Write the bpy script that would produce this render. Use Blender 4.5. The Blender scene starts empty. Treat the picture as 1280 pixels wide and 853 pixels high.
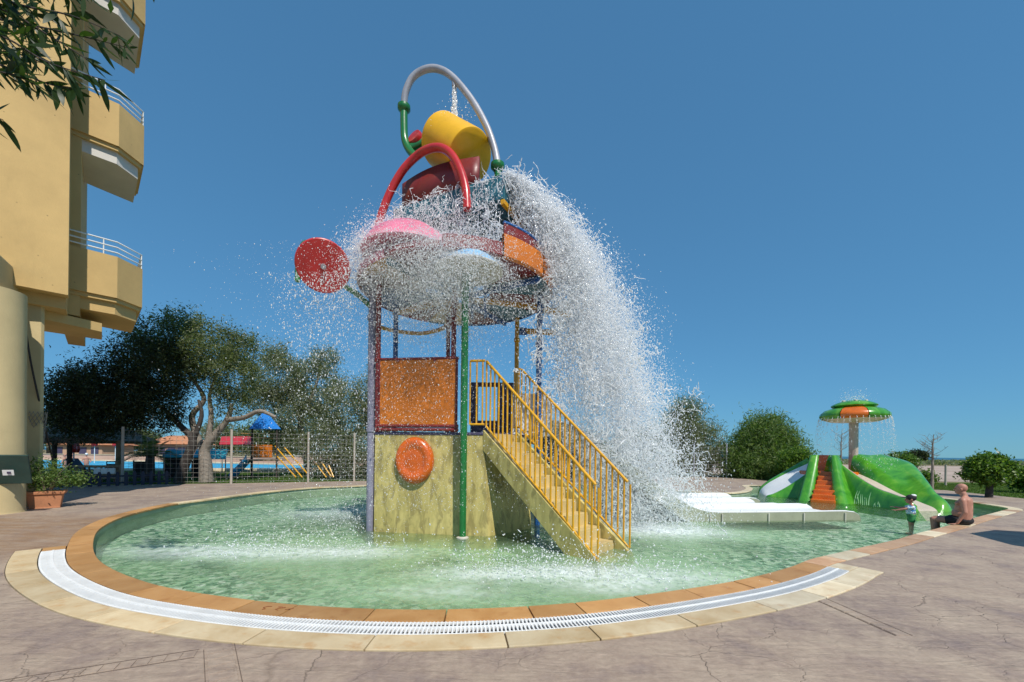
import bpy, bmesh, math, random
import numpy as np
from mathutils import Vector, Matrix

# ------------------------------------------------------------------ scene, camera, light
SC = bpy.context.scene
COL = SC.collection
random.seed(7)
RNG = np.random.default_rng(11)
RAD = math.radians

FPX, HYP, ROLL, CAMH = 500.0, 566.0, 0.0115, 1.55     # focal length and horizon row in photo pixels
cam_data = bpy.data.cameras.new('camera')
cam_data.sensor_width = 36.0
cam_data.lens = FPX / 1280 * 36.0
cam_data.shift_y = (HYP - 426.5) / 1280
cam_data.clip_start = 0.05
cam_data.clip_end = 9000
cam_data.dof.use_dof = True
cam_data.dof.focus_distance = 9.0
cam_data.dof.aperture_fstop = 2.2
cam = bpy.data.objects.new('camera', cam_data)
COL.objects.link(cam)
cam.location = (0, 0, CAMH)
cam.rotation_euler = (RAD(90), -ROLL, 0)
SC.camera = cam

SUN_EL, SUN_AZ = 52.0, 28.0        # elevation; degrees to the right of straight behind the camera
world = bpy.data.worlds.new('World')
SC.world = world
world.use_nodes = True
wn = world.node_tree
wn.nodes.clear()
w_out = wn.nodes.new('ShaderNodeOutputWorld')
w_bg = wn.nodes.new('ShaderNodeBackground')
w_sky = wn.nodes.new('ShaderNodeTexSky')
w_sky.sky_type = 'NISHITA'
w_sky.sun_disc = False
w_sky.sun_elevation = RAD(SUN_EL)
w_sky.sun_rotation = RAD(180 - SUN_AZ)
w_sky.air_density = 1.0
w_sky.dust_density = 0.0
w_sky.ozone_density = 6.0
w_bg.inputs['Strength'].default_value = 0.12
w_gam = wn.nodes.new('ShaderNodeGamma'); w_gam.inputs['Gamma'].default_value = 0.45      # clear, evenly deep blue sky
w_tint = wn.nodes.new('ShaderNodeMix'); w_tint.data_type = 'RGBA'; w_tint.blend_type = 'MULTIPLY'
w_tint.inputs[0].default_value = 1.0; w_tint.inputs[7].default_value = (0.68, 1.55, 2.22, 1)
wn.links.new(w_sky.outputs[0], w_gam.inputs['Color']); wn.links.new(w_gam.outputs[0], w_tint.inputs[6])
wn.links.new(w_tint.outputs[2], w_bg.inputs['Color'])
wn.links.new(w_bg.outputs[0], w_out.inputs['Surface'])

sun_data = bpy.data.lights.new('sun', 'SUN')
sun_data.energy = 4.6
sun_data.angle = RAD(0.53)
sun_data.color = (1.0, 0.955, 0.88)
sun = bpy.data.objects.new('sun', sun_data)
COL.objects.link(sun)
SUNV = Vector((math.sin(RAD(SUN_AZ)) * math.cos(RAD(SUN_EL)), -math.cos(RAD(SUN_AZ)) * math.cos(RAD(SUN_EL)), math.sin(RAD(SUN_EL))))
sun.rotation_euler = SUNV.to_track_quat('Z', 'Y').to_euler()
sun.location = (6, -12, 20)

SC.render.engine = 'CYCLES'
SC.view_settings.view_transform = 'Standard'
SC.view_settings.look = 'None'
SC.view_settings.exposure = 0.0
SC.view_settings.gamma = 1.0
SC.view_settings.use_curve_mapping = False
SC.cycles.max_bounces = 8
SC.cycles.transparent_max_bounces = 16
SC.cycles.caustics_reflective = False
SC.cycles.caustics_refractive = False

# ------------------------------------------------------------------ pixel -> place
def unroll(x, y):
    u, v = x - 640, y - HYP
    c, s = math.cos(ROLL), math.sin(ROLL)
    return u * c + v * s, -u * s + v * c
def D(x, y, Y):                       # point at depth Y seen at photo pixel (x, y)
    u, v = unroll(x, y)
    return Vector((u / FPX * Y, Y, CAMH - v / FPX * Y))
def G(x, y, z=0.0):                   # point on the level z
    u, v = unroll(x, y)
    return D(x, y, (CAMH - z) * FPX / v)

# ------------------------------------------------------------------ tagging
def tag(o, label=None, cat=None, group=None, kind=None):
    if label: o['label'] = label
    if cat: o['category'] = cat
    if group: o['group'] = group
    if kind: o['kind'] = kind
    return o
def thing(name, loc, label, cat, group=None):
    o = bpy.data.objects.new(name, None)
    COL.objects.link(o)
    o.location = loc
    o.empty_display_size = 0.2
    return tag(o, label, cat, group)
def adopt(o, parent):
    if parent is None: return
    o.parent = parent
    if parent.type == 'EMPTY':
        o.matrix_parent_inverse = Matrix.LocRotScale(parent.location, parent.rotation_euler.to_quaternion(), parent.scale).inverted()

# ------------------------------------------------------------------ mesh builder
class MB:
    def __init__(s):
        s.v = []; s.f = []
    def add(s, verts, faces):
        b = len(s.v)
        s.v += [tuple(p) for p in verts]
        s.f += [tuple(i + b for i in f) for f in faces]
        return s
    def box(s, c, size, rz=0.0, mat=None):
        hx, hy, hz = size[0] / 2, size[1] / 2, size[2] / 2
        ps = [Vector((x, y, z)) for z in (-hz, hz) for x, y in ((-hx, -hy), (hx, -hy), (hx, hy), (-hx, hy))]
        m = mat if mat is not None else Matrix.Rotation(rz, 3, 'Z')
        c = Vector(c)
        return s.add([c + m @ p for p in ps], [(3, 2, 1, 0), (4, 5, 6, 7), (0, 1, 5, 4), (1, 2, 6, 5), (2, 3, 7, 6), (3, 0, 4, 7)])
    def wall(s, p, q, z0, z1, th):
        p = Vector((p[0], p[1])); q = Vector((q[0], q[1]))
        d = (q - p); L = d.length; a = math.atan2(d.y, d.x)
        c = (p + q) / 2
        return s.box((c.x, c.y, (z0 + z1) / 2), (L, th, z1 - z0), a)
    def beam(s, p, q, w, h):
        p, q = Vector(p), Vector(q)
        d = (q - p); L = d.length
        m = d.to_track_quat('X', 'Z').to_matrix()
        return s.box((p + q) / 2, (L, w, h), mat=m)
    def prism(s, poly, z0, z1, poly_top=None):
        n = len(poly)
        t = poly_top or poly
        vs = [(p[0], p[1], z0) for p in poly] + [(p[0], p[1], z1) for p in t]
        fs = [tuple(range(n - 1, -1, -1)), tuple(range(n, 2 * n))]
        fs += [(i, (i + 1) % n, n + (i + 1) % n, n + i) for i in range(n)]
        return s.add(vs, fs)
    def tube(s, path, r, n=12, cap=True, closed=False):
        P = [Vector(p) for p in path]
        m = len(P)
        rs = r if isinstance(r, (list, tuple)) else [r] * m
        T = []
        for i in range(m):
            if closed: t = P[(i + 1) % m] - P[i - 1]
            else: t = P[min(i + 1, m - 1)] - P[max(i - 1, 0)]
            T.append(t.normalized())
        a = Vector((0, 0, 1)) if abs(T[0].z) < 0.9 else Vector((1, 0, 0))
        N = (a - T[0] * a.dot(T[0])).normalized()
        vs = []
        for i in range(m):
            if i: N = (N - T[i] * N.dot(T[i])).normalized()
            B = T[i].cross(N)
            for k in range(n):
                th = 2 * math.pi * k / n
                vs.append(P[i] + (N * math.cos(th) + B * math.sin(th)) * rs[i])
        fs = []
        for i in range(m if closed else m - 1):
            j = (i + 1) % m
            for k in range(n):
                l = (k + 1) % n
                fs.append((i * n + k, i * n + l, j * n + l, j * n + k))
        if cap and not closed:
            fs.append(tuple(range(n - 1, -1, -1)))
            fs.append(tuple(range((m - 1) * n, m * n)))
        return s.add(vs, fs)
    def lathe(s, prof, c=(0, 0, 0), n=32, axis=(0, 0, 1), a0=0.0, a1=2 * math.pi, sx=1.0, sy=1.0):
        full = abs(a1 - a0 - 2 * math.pi) < 1e-6
        q = Vector((0, 0, 1)).rotation_difference(Vector(axis).normalized())
        c = Vector(c); vs = []; m = len(prof)
        cnt = n if full else n + 1
        for k in range(cnt):
            th = a0 + (a1 - a0) * k / n
            for r, z in prof:
                vs.append(c + q @ Vector((r * math.cos(th) * sx, r * math.sin(th) * sy, z)))
        fs = []
        for k in range(n):
            l = (k + 1) % cnt
            for i in range(m - 1):
                fs.append((k * m + i, l * m + i, l * m + i + 1, k * m + i + 1))
        return s.add(vs, fs)
    def grid(s, rows):
        m = len(rows[0]); b = []
        for r in rows: b += [tuple(p) for p in r]
        fs = [(i * m + j, i * m + j + 1, (i + 1) * m + j + 1, (i + 1) * m + j) for i in range(len(rows) - 1) for j in range(m - 1)]
        return s.add(b, fs)
    def build(s, name, mat, parent=None, smooth=False, bevel=0.0, auto=None, solid=0.0, kind=None, sub=0):
        me = bpy.data.meshes.new(name)
        me.from_pydata([tuple(p) for p in s.v], [], s.f)
        me.update()
        bm = bmesh.new(); bm.from_mesh(me)
        bmesh.ops.remove_doubles(bm, verts=bm.verts, dist=1e-5)
        bmesh.ops.recalc_face_normals(bm, faces=bm.faces)
        if bevel > 0:
            bmesh.ops.bevel(bm, geom=[e for e in bm.edges if e.is_manifold and e.calc_face_angle(0) > 0.6], offset=bevel, segments=2, affect='EDGES', profile=0.6)
        bm.to_mesh(me); bm.free()
        me.materials.append(mat)
        if smooth:
            me.polygons.foreach_set('use_smooth', [True] * len(me.polygons))
            me.set_sharp_from_angle(angle=RAD(auto if auto else 45))
        o = bpy.data.objects.new(name, me)
        COL.objects.link(o)
        if solid:
            md = o.modifiers.new('solid', 'SOLIDIFY'); md.thickness = solid; md.offset = 0
        if sub:
            md = o.modifiers.new('sub', 'SUBSURF'); md.levels = sub; md.render_levels = sub
        adopt(o, parent)
        if kind: o['kind'] = kind
        return o

def np_mesh(name, verts, faces, mat, parent=None, smooth=False):
    verts = np.asarray(verts, dtype=np.float32); faces = np.asarray(faces, dtype=np.int32)
    me = bpy.data.meshes.new(name)
    k = faces.shape[1]
    me.vertices.add(len(verts)); me.vertices.foreach_set('co', verts.ravel())
    me.loops.add(faces.size); me.loops.foreach_set('vertex_index', faces.ravel())
    me.polygons.add(len(faces))
    me.polygons.foreach_set('loop_start', np.arange(0, faces.size, k, dtype=np.int32))
    me.update(calc_edges=True)
    if smooth: me.polygons.foreach_set('use_smooth', np.ones(len(faces), dtype=bool))
    me.materials.append(mat)
    o = bpy.data.objects.new(name, me)
    COL.objects.link(o)
    adopt(o, parent)
    return o

def catmull(P, closed=False, per=8):
    P = [Vector(p) for p in P]; n = len(P); out = []
    for i in range(n if closed else n - 1):
        if closed: a, b, c, d = P[i - 1], P[i], P[(i + 1) % n], P[(i + 2) % n]
        else: a, b, c, d = P[max(i - 1, 0)], P[i], P[i + 1], P[min(i + 2, n - 1)]
        for k in range(per):
            t = k / per
            out.append(0.5 * ((2 * b) + (c - a) * t + (2 * a - 5 * b + 4 * c - d) * t * t + (3 * b - a - 3 * c + d) * t ** 3))
    if not closed: out.append(P[-1])
    return out
def resample(P, step, closed=False):
    Q = list(P) + ([P[0]] if closed else [])
    L = [0.0]
    for i in range(1, len(Q)): L.append(L[-1] + (Q[i] - Q[i - 1]).length)
    n = max(2, int(round(L[-1] / step)))
    out = []; j = 0
    for k in range(n + (0 if closed else 1)):
        s = L[-1] * k / n
        while j < len(L) - 2 and L[j + 1] < s: j += 1
        t = (s - L[j]) / max(1e-9, L[j + 1] - L[j])
        out.append(Q[j].lerp(Q[j + 1], min(1, t)))
    return out

# ------------------------------------------------------------------ materials
def nodes_of(name):
    m = bpy.data.materials.new(name); m.use_nodes = True
    nt = m.node_tree; b = nt.nodes['Principled BSDF']
    return m, nt, b
def N(nt, t, **kw):
    n = nt.nodes.new(t)
    for k, v in kw.items():
        if k.startswith('i_'):
            n.inputs[k[2:].replace('_', ' ')].default_value = v
        else: setattr(n, k, v)
    return n
def coords(nt, scale=(1, 1, 1), rot=(0, 0, 0)):
    tc = N(nt, 'ShaderNodeTexCoord'); mp = N(nt, 'ShaderNodeMapping')
    mp.inputs['Scale'].default_value = scale; mp.inputs['Rotation'].default_value = rot
    nt.links.new(tc.outputs['Object'], mp.inputs['Vector'])
    return mp.outputs[0]
def ramp(nt, fac, stops, interp='LINEAR'):
    r = N(nt, 'ShaderNodeValToRGB'); r.color_ramp.interpolation = interp
    e = r.color_ramp.elements
    while len(e) > 1: e.remove(e[-1])
    for i, (p, c) in enumerate(stops):
        x = e[0] if i == 0 else e.new(p)
        x.position = p; x.color = (c[0], c[1], c[2], 1)
    nt.links.new(fac, r.inputs['Fac'])
    return r.outputs['Color']
def noise(nt, vec, scale, detail=4, rough=0.55, dist=0.0):
    n = N(nt, 'ShaderNodeTexNoise'); n.inputs['Scale'].default_value = scale
    n.inputs['Detail'].default_value = detail; n.inputs['Roughness'].default_value = rough
    n.inputs['Distortion'].default_value = dist
    if vec is not None: nt.links.new(vec, n.inputs['Vector'])
    return n
def mixc(nt, fac, a, b, blend='MIX'):
    m = N(nt, 'ShaderNodeMix', data_type='RGBA', blend_type=blend)
    for k, val in ((0, fac), (6, a), (7, b)):
        if hasattr(val, 'links'): nt.links.new(val, m.inputs[k])
        elif k == 0: m.inputs[0].default_value = val
        else: m.inputs[k].default_value = (val[0], val[1], val[2], 1)
    return m.outputs[2]
def math_n(nt, op, a, b=0.0, c=None, clamp=False):
    m = N(nt, 'ShaderNodeMath', operation=op); m.use_clamp = clamp
    for i, v in enumerate((a, b) if c is None else (a, b, c)):
        if hasattr(v, 'links'): nt.links.new(v, m.inputs[i])
        else: m.inputs[i].default_value = v
    return m.outputs[0]
def bump(nt, b, h, strength=0.3, dist=0.02):
    n = N(nt, 'ShaderNodeBump'); n.inputs['Strength'].default_value = strength; n.inputs['Distance'].default_value = dist
    nt.links.new(h, n.inputs['Height']); nt.links.new(n.outputs[0], b.inputs['Normal'])
    return n
def paint(name, col, rough=0.4, var=0.18, scale=3.0, bmp=0.08, dirt=0.25, dirtcol=(0.12, 0.09, 0.06), coat=0.0, metal=0.0, streak=False):
    m, nt, b = nodes_of(name)
    v = coords(nt, (1, 1, 0.18) if streak else (1, 1, 1))
    n1 = noise(nt, v, scale, 5); n2 = noise(nt, v, scale * 7, 4)
    lo = [c * (1 - var) for c in col]; hi = [min(1, c * (1 + var * 0.7)) for c in col]
    c = ramp(nt, n1.outputs[0], [(0.3, lo), (0.7, hi)])
    f = ramp(nt, n2.outputs[0], [(0.55, (0, 0, 0)), (0.78, (dirt, dirt, dirt))])
    c2 = mixc(nt, f, c, dirtcol)
    nt.links.new(c2, b.inputs['Base Color'])
    b.inputs['Roughness'].default_value = rough; b.inputs['Metallic'].default_value = metal
    b.inputs['Coat Weight'].default_value = coat; b.inputs['Coat Roughness'].default_value = 0.15
    r = ramp(nt, n2.outputs[0], [(0.2, (rough * 0.75,) * 3), (0.8, (min(1, rough * 1.35),) * 3)])
    nt.links.new(r, b.inputs['Roughness'])
    if bmp: bump(nt, b, n2.outputs[0], bmp, 0.01)
    return m
def leafmat(name, stops, trans=0.35, rough=0.5):
    m, nt, b = nodes_of(name)
    g = N(nt, 'ShaderNodeNewGeometry')
    c = ramp(nt, g.outputs['Random Per Island'], stops)
    nt.links.new(c, b.inputs['Base Color']); b.inputs['Roughness'].default_value = rough
    b.inputs['Specular IOR Level'].default_value = 0.3
    t = N(nt, 'ShaderNodeBsdfTranslucent')
    c2 = mixc(nt, 1.0, c, (1.3, 1.5, 0.5), 'MULTIPLY')
    nt.links.new(c2, t.inputs['Color'])
    mx = N(nt, 'ShaderNodeMixShader'); mx.inputs[0].default_value = trans
    nt.links.new(b.outputs[0], mx.inputs[1]); nt.links.new(t.outputs[0], mx.inputs[2])
    nt.links.new(mx.outputs[0], nt.nodes['Material Output'].inputs['Surface'])
    return m

M = {}
M['red'] = paint('red_paint', (0.50, 0.022, 0.022), 0.32, coat=0.3)
M['darkred'] = paint('maroon_paint', (0.20, 0.022, 0.02), 0.42)
M['orange'] = paint('orange_plastic', (0.62, 0.17, 0.012), 0.4, var=0.22)
M['ringorange'] = paint('orange_gelcoat', (0.66, 0.12, 0.008), 0.3, var=0.2, coat=0.3)
M['yellow'] = paint('yellow_paint', (0.72, 0.36, 0.008), 0.35, coat=0.2)
M['bucket'] = paint('bucket_yellow', (0.82, 0.44, 0.005), 0.35, var=0.08, dirt=0.06, coat=0.2)
M['green'] = paint('green_paint', (0.012, 0.16, 0.035), 0.35, coat=0.2)
M['blue'] = paint('blue_paint', (0.02, 0.11, 0.34), 0.4)
M['teal'] = paint('teal_paint', (0.03, 0.15, 0.20), 0.45, var=0.3)
M['grey'] = paint('galvanised_grey', (0.40, 0.40, 0.43), 0.38, metal=0.25)
M['purple'] = paint('grey_violet_paint', (0.26, 0.25, 0.33), 0.45)
M['violet'] = paint('dark_violet_panel', (0.07, 0.06, 0.12), 0.5)
M['pink'] = paint('pink_gelcoat', (0.75, 0.20, 0.30), 0.3)
M['sky'] = paint('sky_blue_gelcoat', (0.25, 0.55, 0.85), 0.3)
M['pale'] = paint('pale_grey_gelcoat', (0.55, 0.52, 0.45), 0.45)
M['white'] = paint('white_gelcoat', (0.82, 0.82, 0.80), 0.3, var=0.05, dirt=0.12)
M['slideside'] = paint('raw_fibreglass', (0.33, 0.34, 0.24), 0.5, var=0.12)
M['whitemetal'] = paint('white_metal', (0.78, 0.78, 0.76), 0.35, var=0.06)
M['timber'] = paint('weathered_timber', (0.30, 0.21, 0.13), 0.8, var=0.35, scale=6)
M['bark'] = paint('grey_bark', (0.26, 0.22, 0.18), 0.9, var=0.4, scale=9, bmp=0.6)
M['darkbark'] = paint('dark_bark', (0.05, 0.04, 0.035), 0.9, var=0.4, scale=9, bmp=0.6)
M['galv'] = paint('fence_post', (0.42, 0.37, 0.31), 0.6)
M['wire'] = paint('fence_wire', (0.30, 0.29, 0.26), 0.5, metal=0.4)
M['navy'] = paint('navy_picket', (0.02, 0.028, 0.055), 0.6)
M['terracotta'] = paint('terracotta', (0.50, 0.21, 0.10), 0.75, var=0.15)
M['skin'] = paint('skin', (0.46, 0.215, 0.145), 0.5, var=0.16, scale=5, dirt=0.0)
M['black'] = paint('black_fabric', (0.012, 0.012, 0.014), 0.8)
M['signgreen'] = paint('sign_green', (0.022, 0.055, 0.045), 0.5)
M['thatch'] = paint('thatch', (0.20, 0.18, 0.15), 1.0, var=0.5, scale=12, bmp=0.8)
# deck: stamped concrete, violet brown, cracked
def deck_material():
    m, nt, b = nodes_of('stamped_concrete')
    v = coords(nt)
    big = noise(nt, v, 0.35, 5, 0.6); mid = noise(nt, v, 1.7, 6, 0.65); fine = noise(nt, v, 14, 6, 0.7)
    c = ramp(nt, big.outputs[0], [(0.32, (0.215, 0.158, 0.13)), (0.5, (0.31, 0.228, 0.172)), (0.7, (0.365, 0.272, 0.195))])
    c = mixc(nt, ramp(nt, mid.outputs[0], [(0.46, (0, 0, 0)), (0.66, (0.85, 0.85, 0.85))]), c, (0.44, 0.345, 0.25))
    c = mixc(nt, ramp(nt, mid.outputs[0], [(0.32, (0.85, 0.85, 0.85)), (0.47, (0, 0, 0))]), c, (0.17, 0.125, 0.12))
    c = mixc(nt, 0.35, c, ramp(nt, fine.outputs[0], [(0.3, (0.18, 0.135, 0.115)), (0.7, (0.50, 0.40, 0.32))]))
    # streaky slate relief
    vs = coords(nt, (0.7, 3.2, 1), (0, 0, 0.25))
    st = noise(nt, vs, 1.6, 6, 0.65, 0.8)
    # cracks: edges of warped cells, present only in patches
    wv = noise(nt, v, 2.2, 4, 0.6)
    add = N(nt, 'ShaderNodeVectorMath', operation='MULTIPLY_ADD')
    nt.links.new(wv.outputs['Color'], add.inputs[0]); add.inputs[1].default_value = (0.42, 0.42, 0); nt.links.new(v, add.inputs[2])
    vo = N(nt, 'ShaderNodeTexVoronoi', feature='DISTANCE_TO_EDGE'); vo.inputs['Scale'].default_value = 2.1
    nt.links.new(add.outputs[0], vo.inputs['Vector'])
    line = ramp(nt, vo.outputs['Distance'], [(0.0, (0.75, 0.75, 0.75)), (0.005, (0.4, 0.4, 0.4)), (0.013, (0, 0, 0))])
    pm = noise(nt, v, 0.8, 3)
    patch = ramp(nt, pm.outputs[0], [(0.44, (0.03, 0.03, 0.03)), (0.62, (0.7, 0.7, 0.7))])
    cr = math_n(nt, 'MULTIPLY', line, patch)
    c = mixc(nt, cr, c, (0.12, 0.085, 0.06))
    # rusty wet soil washed over the left side by the building
    sx = N(nt, 'ShaderNodeSeparateXYZ'); nt.links.new(v, sx.inputs[0])
    dl = math_n(nt, 'ADD', sx.outputs['X'], math_n(nt, 'MULTIPLY', mid.outputs[0], 2.2))
    band = ramp(nt, math_n(nt, 'MULTIPLY', math_n(nt, 'ADD', dl, 12.0), 0.125), [(0.0, (0.75, 0.75, 0.75)), (0.72, (0.6, 0.6, 0.6)), (0.95, (0, 0, 0))])
    dy = ramp(nt, math_n(nt, 'MULTIPLY', sx.outputs['Y'], 0.06), [(0.30, (0, 0, 0)), (0.37, (1, 1, 1)), (0.50, (1, 1, 1)), (0.58, (0, 0, 0))])
    c = mixc(nt, math_n(nt, 'MULTIPLY', band, math_n(nt, 'MULTIPLY', dy, ramp(nt, st.outputs[0], [(0.35, (0.25,) * 3), (0.6, (1, 1, 1))]))), c, (0.25, 0.135, 0.055))
    nt.links.new(c, b.inputs['Base Color'])
    b.inputs['Roughness'].default_value = 0.7; b.inputs['Specular IOR Level'].default_value = 0.35
    h = math_n(nt, 'SUBTRACT', math_n(nt, 'ADD', math_n(nt, 'MULTIPLY', st.outputs[0], 0.9), math_n(nt, 'MULTIPLY', fine.outputs[0], 0.25)), math_n(nt, 'MULTIPLY', cr, 0.5))
    bump(nt, b, h, 0.8, 0.04)
    return m
M['deck'] = deck_material()

def stone_material(name, a, bcol, stain):
    m, nt, b = nodes_of(name)
    oi = N(nt, 'ShaderNodeObjectInfo')
    v = coords(nt)
    n1 = noise(nt, v, 2.3, 6, 0.62, 0.5); n2 = noise(nt, v, 22, 4, 0.6)
    c = ramp(nt, n1.outputs[0], [(0.3, a), (0.68, bcol)])
    c = mixc(nt, ramp(nt, noise(nt, v, 5.5, 5, 0.6).outputs[0], [(0.56, (0, 0, 0)), (0.72, (0.7, 0.7, 0.7))]), c, stain)
    tone = ramp(nt, oi.outputs['Random'], [(0, (0.78, 0.78, 0.78)), (1, (1.2, 1.17, 1.12))])
    c = mixc(nt, 1.0, c, tone, 'MULTIPLY')
    nt.links.new(c, b.inputs['Base Color']); b.inputs['Roughness'].default_value = 0.55
    bump(nt, b, n2.outputs[0], 0.25, 0.006)
    return m
M['coping_wet'] = stone_material('coping_sandstone_ochre', (0.40, 0.20, 0.065), (0.50, 0.28, 0.11), (0.33, 0.14, 0.04))
M['coping_pale'] = stone_material('coping_sandstone_pale', (0.50, 0.36, 0.19), (0.70, 0.58, 0.38), (0.50, 0.27, 0.10))
M['coping_cream'] = stone_material('coping_sandstone_cream', (0.52, 0.42, 0.27), (0.72, 0.63, 0.46), (0.46, 0.28, 0.14))
M['coping_pink'] = stone_material('coping_sandstone_pink', (0.42, 0.23, 0.12), (0.55, 0.36, 0.22), (0.60, 0.48, 0.30))

def mosaic_material():
    m, nt, b = nodes_of('pool_mosaic')
    v = coords(nt)
    wv = noise(nt, v, 5.0, 3)
    add = N(nt, 'ShaderNodeVectorMath', operation='MULTIPLY_ADD')
    nt.links.new(wv.outputs['Color'], add.inputs[0]); add.inputs[1].default_value = (0.12, 0.12, 0); nt.links.new(v, add.inputs[2])
    vo = N(nt, 'ShaderNodeTexVoronoi'); vo.inputs['Scale'].default_value = 11; nt.links.new(add.outputs[0], vo.inputs['Vector'])
    sp = N(nt, 'ShaderNodeSeparateColor'); nt.links.new(vo.outputs['Color'], sp.inputs[0])
    c = ramp(nt, sp.outputs[0], [(0.0, (0.05, 0.16, 0.09)), (0.22, (0.22, 0.42, 0.26)), (0.45, (0.46, 0.66, 0.44)), (0.7, (0.66, 0.82, 0.60)), (0.88, (0.95, 0.97, 0.88))], 'CONSTANT')
    ripple_flecks = noise(nt, v, 5.2, 5, 0.65, 1.4)       # rippling light painted into the floor colour as dark and pale flecks
    c = mixc(nt, ramp(nt, ripple_flecks.outputs[0], [(0.40, (0.85,) * 3), (0.47, (0, 0, 0))]), c, (0.06, 0.20, 0.11))
    c = mixc(nt, ramp(nt, ripple_flecks.outputs[0], [(0.54, (0, 0, 0)), (0.62, (0.9,) * 3)]), c, (0.88, 0.95, 0.80))
    nt.links.new(c, b.inputs['Base Color']); b.inputs['Roughness'].default_value = 0.5
    return m
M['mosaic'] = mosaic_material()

FOAM = []     # (x, y, radius x, radius y, strength) filled below, before the water is made
def water_material(name, tint, milk, foam, bumpscale=1.0, milkfac=0.32, refl=0.85):
    m, nt, b = nodes_of(name)
    nt.nodes.remove(b)
    v = coords(nt)
    tr = N(nt, 'ShaderNodeBsdfTransparent'); tr.inputs['Color'].default_value = (*tint, 1)
    rf = N(nt, 'ShaderNodeBsdfRefraction'); rf.inputs['IOR'].default_value = 1.33; rf.inputs['Roughness'].default_value = 0.0
    rf.inputs['Color'].default_value = (*tint, 1)
    gl = N(nt, 'ShaderNodeBsdfGlossy'); gl.inputs['Roughness'].default_value = 0.03
    di = N(nt, 'ShaderNodeBsdfDiffuse'); di.inputs['Color'].default_value = (*milk, 1)
    n1 = noise(nt, v, 2.6 * bumpscale, 3, 0.5, 0.6); n2 = noise(nt, v, 11.0 * bumpscale, 3, 0.55, 0.6)
    hh = math_n(nt, 'ADD', n1.outputs[0], math_n(nt, 'MULTIPLY', n2.outputs[0], 0.7))
    bp = N(nt, 'ShaderNodeBump'); bp.inputs['Strength'].default_value = 0.9; bp.inputs['Distance'].default_value = 0.07
    nt.links.new(hh, bp.inputs['Height'])
    nt.links.new(bp.outputs[0], gl.inputs['Normal']); nt.links.new(bp.outputs[0], rf.inputs['Normal'])
    fr = N(nt, 'ShaderNodeFresnel'); fr.inputs['IOR'].default_value = 1.33; nt.links.new(bp.outputs[0], fr.inputs['Normal'])
    m0 = N(nt, 'ShaderNodeMixShader'); m0.inputs[0].default_value = 0.12
    nt.links.new(tr.outputs[0], m0.inputs[1]); nt.links.new(rf.outputs[0], m0.inputs[2])
    m1 = N(nt, 'ShaderNodeMixShader')          # fine air bubbles churned into the water
    bub = noise(nt, v, 0.55, 4, 0.6)
    mf = ramp(nt, bub.outputs[0], [(0.35, (milkfac * 0.25,) * 3), (0.65, (milkfac,) * 3)])
    if foam:                                   # most of them where the falling water lands
        sx0 = N(nt, 'ShaderNodeSeparateXYZ'); nt.links.new(v, sx0.inputs[0]); wide = None
        for (fx, fy, rx, ry, st) in foam:
            a = math_n(nt, 'POWER', math_n(nt, 'DIVIDE', math_n(nt, 'SUBTRACT', sx0.outputs['X'], fx), rx * 1.1 + 0.9), 2.0)
            c = math_n(nt, 'POWER', math_n(nt, 'DIVIDE', math_n(nt, 'SUBTRACT', sx0.outputs['Y'], fy), ry * 1.1 + 0.9), 2.0)
            g = math_n(nt, 'MULTIPLY', math_n(nt, 'EXPONENT', math_n(nt, 'MULTIPLY', math_n(nt, 'ADD', a, c), -1.0)), st)
            wide = g if wide is None else math_n(nt, 'ADD', wide, g)
        bm2 = math_n(nt, 'MULTIPLY', wide, ramp(nt, bub.outputs[0], [(0.35, (0.15,) * 3), (0.6, (0.8,) * 3)]))
        mf = math_n(nt, 'MINIMUM', math_n(nt, 'ADD', math_n(nt, 'MULTIPLY', mf, 0.10), bm2), 0.5)
    nt.links.new(mf, m1.inputs[0])
    nt.links.new(m0.outputs[0], m1.inputs[1]); nt.links.new(di.outputs[0], m1.inputs[2])
    m2 = N(nt, 'ShaderNodeMixShader')
    nt.links.new(math_n(nt, 'MULTIPLY', fr.outputs[0], refl), m2.inputs[0])
    nt.links.new(m1.outputs[0], m2.inputs[1]); nt.links.new(gl.outputs[0], m2.inputs[2])
    last = m2
    if foam:
        sx = N(nt, 'ShaderNodeSeparateXYZ'); nt.links.new(v, sx.inputs[0])
        tot = None
        for (fx, fy, rx, ry, st) in foam:
            a = math_n(nt, 'POWER', math_n(nt, 'DIVIDE', math_n(nt, 'SUBTRACT', sx.outputs['X'], fx), rx), 2.0)
            c = math_n(nt, 'POWER', math_n(nt, 'DIVIDE', math_n(nt, 'SUBTRACT', sx.outputs['Y'], fy), ry), 2.0)
            g = math_n(nt, 'MULTIPLY', math_n(nt, 'EXPONENT', math_n(nt, 'MULTIPLY', math_n(nt, 'ADD', a, c), -1.0)), st)
            tot = g if tot is None else math_n(nt, 'ADD', tot, g)
        fn = noise(nt, v, 7.0, 6, 0.7, 0.5)
        fm = math_n(nt, 'MULTIPLY', tot, ramp(nt, fn.outputs[0], [(0.30, (0.2,) * 3), (0.62, (1.1,) * 3)]), clamp=True)
        fo = N(nt, 'ShaderNodeBsdfDiffuse'); fo.inputs['Color'].default_value = (0.78, 0.84, 0.82, 1)
        m3 = N(nt, 'ShaderNodeMixShader'); nt.links.new(fm, m3.inputs[0])
        nt.links.new(m2.outputs[0], m3.inputs[1]); nt.links.new(fo.outputs[0], m3.inputs[2])
        last = m3
    nt.links.new(last.outputs[0], nt.nodes['Material Output'].inputs['Surface'])
    return m

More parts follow.
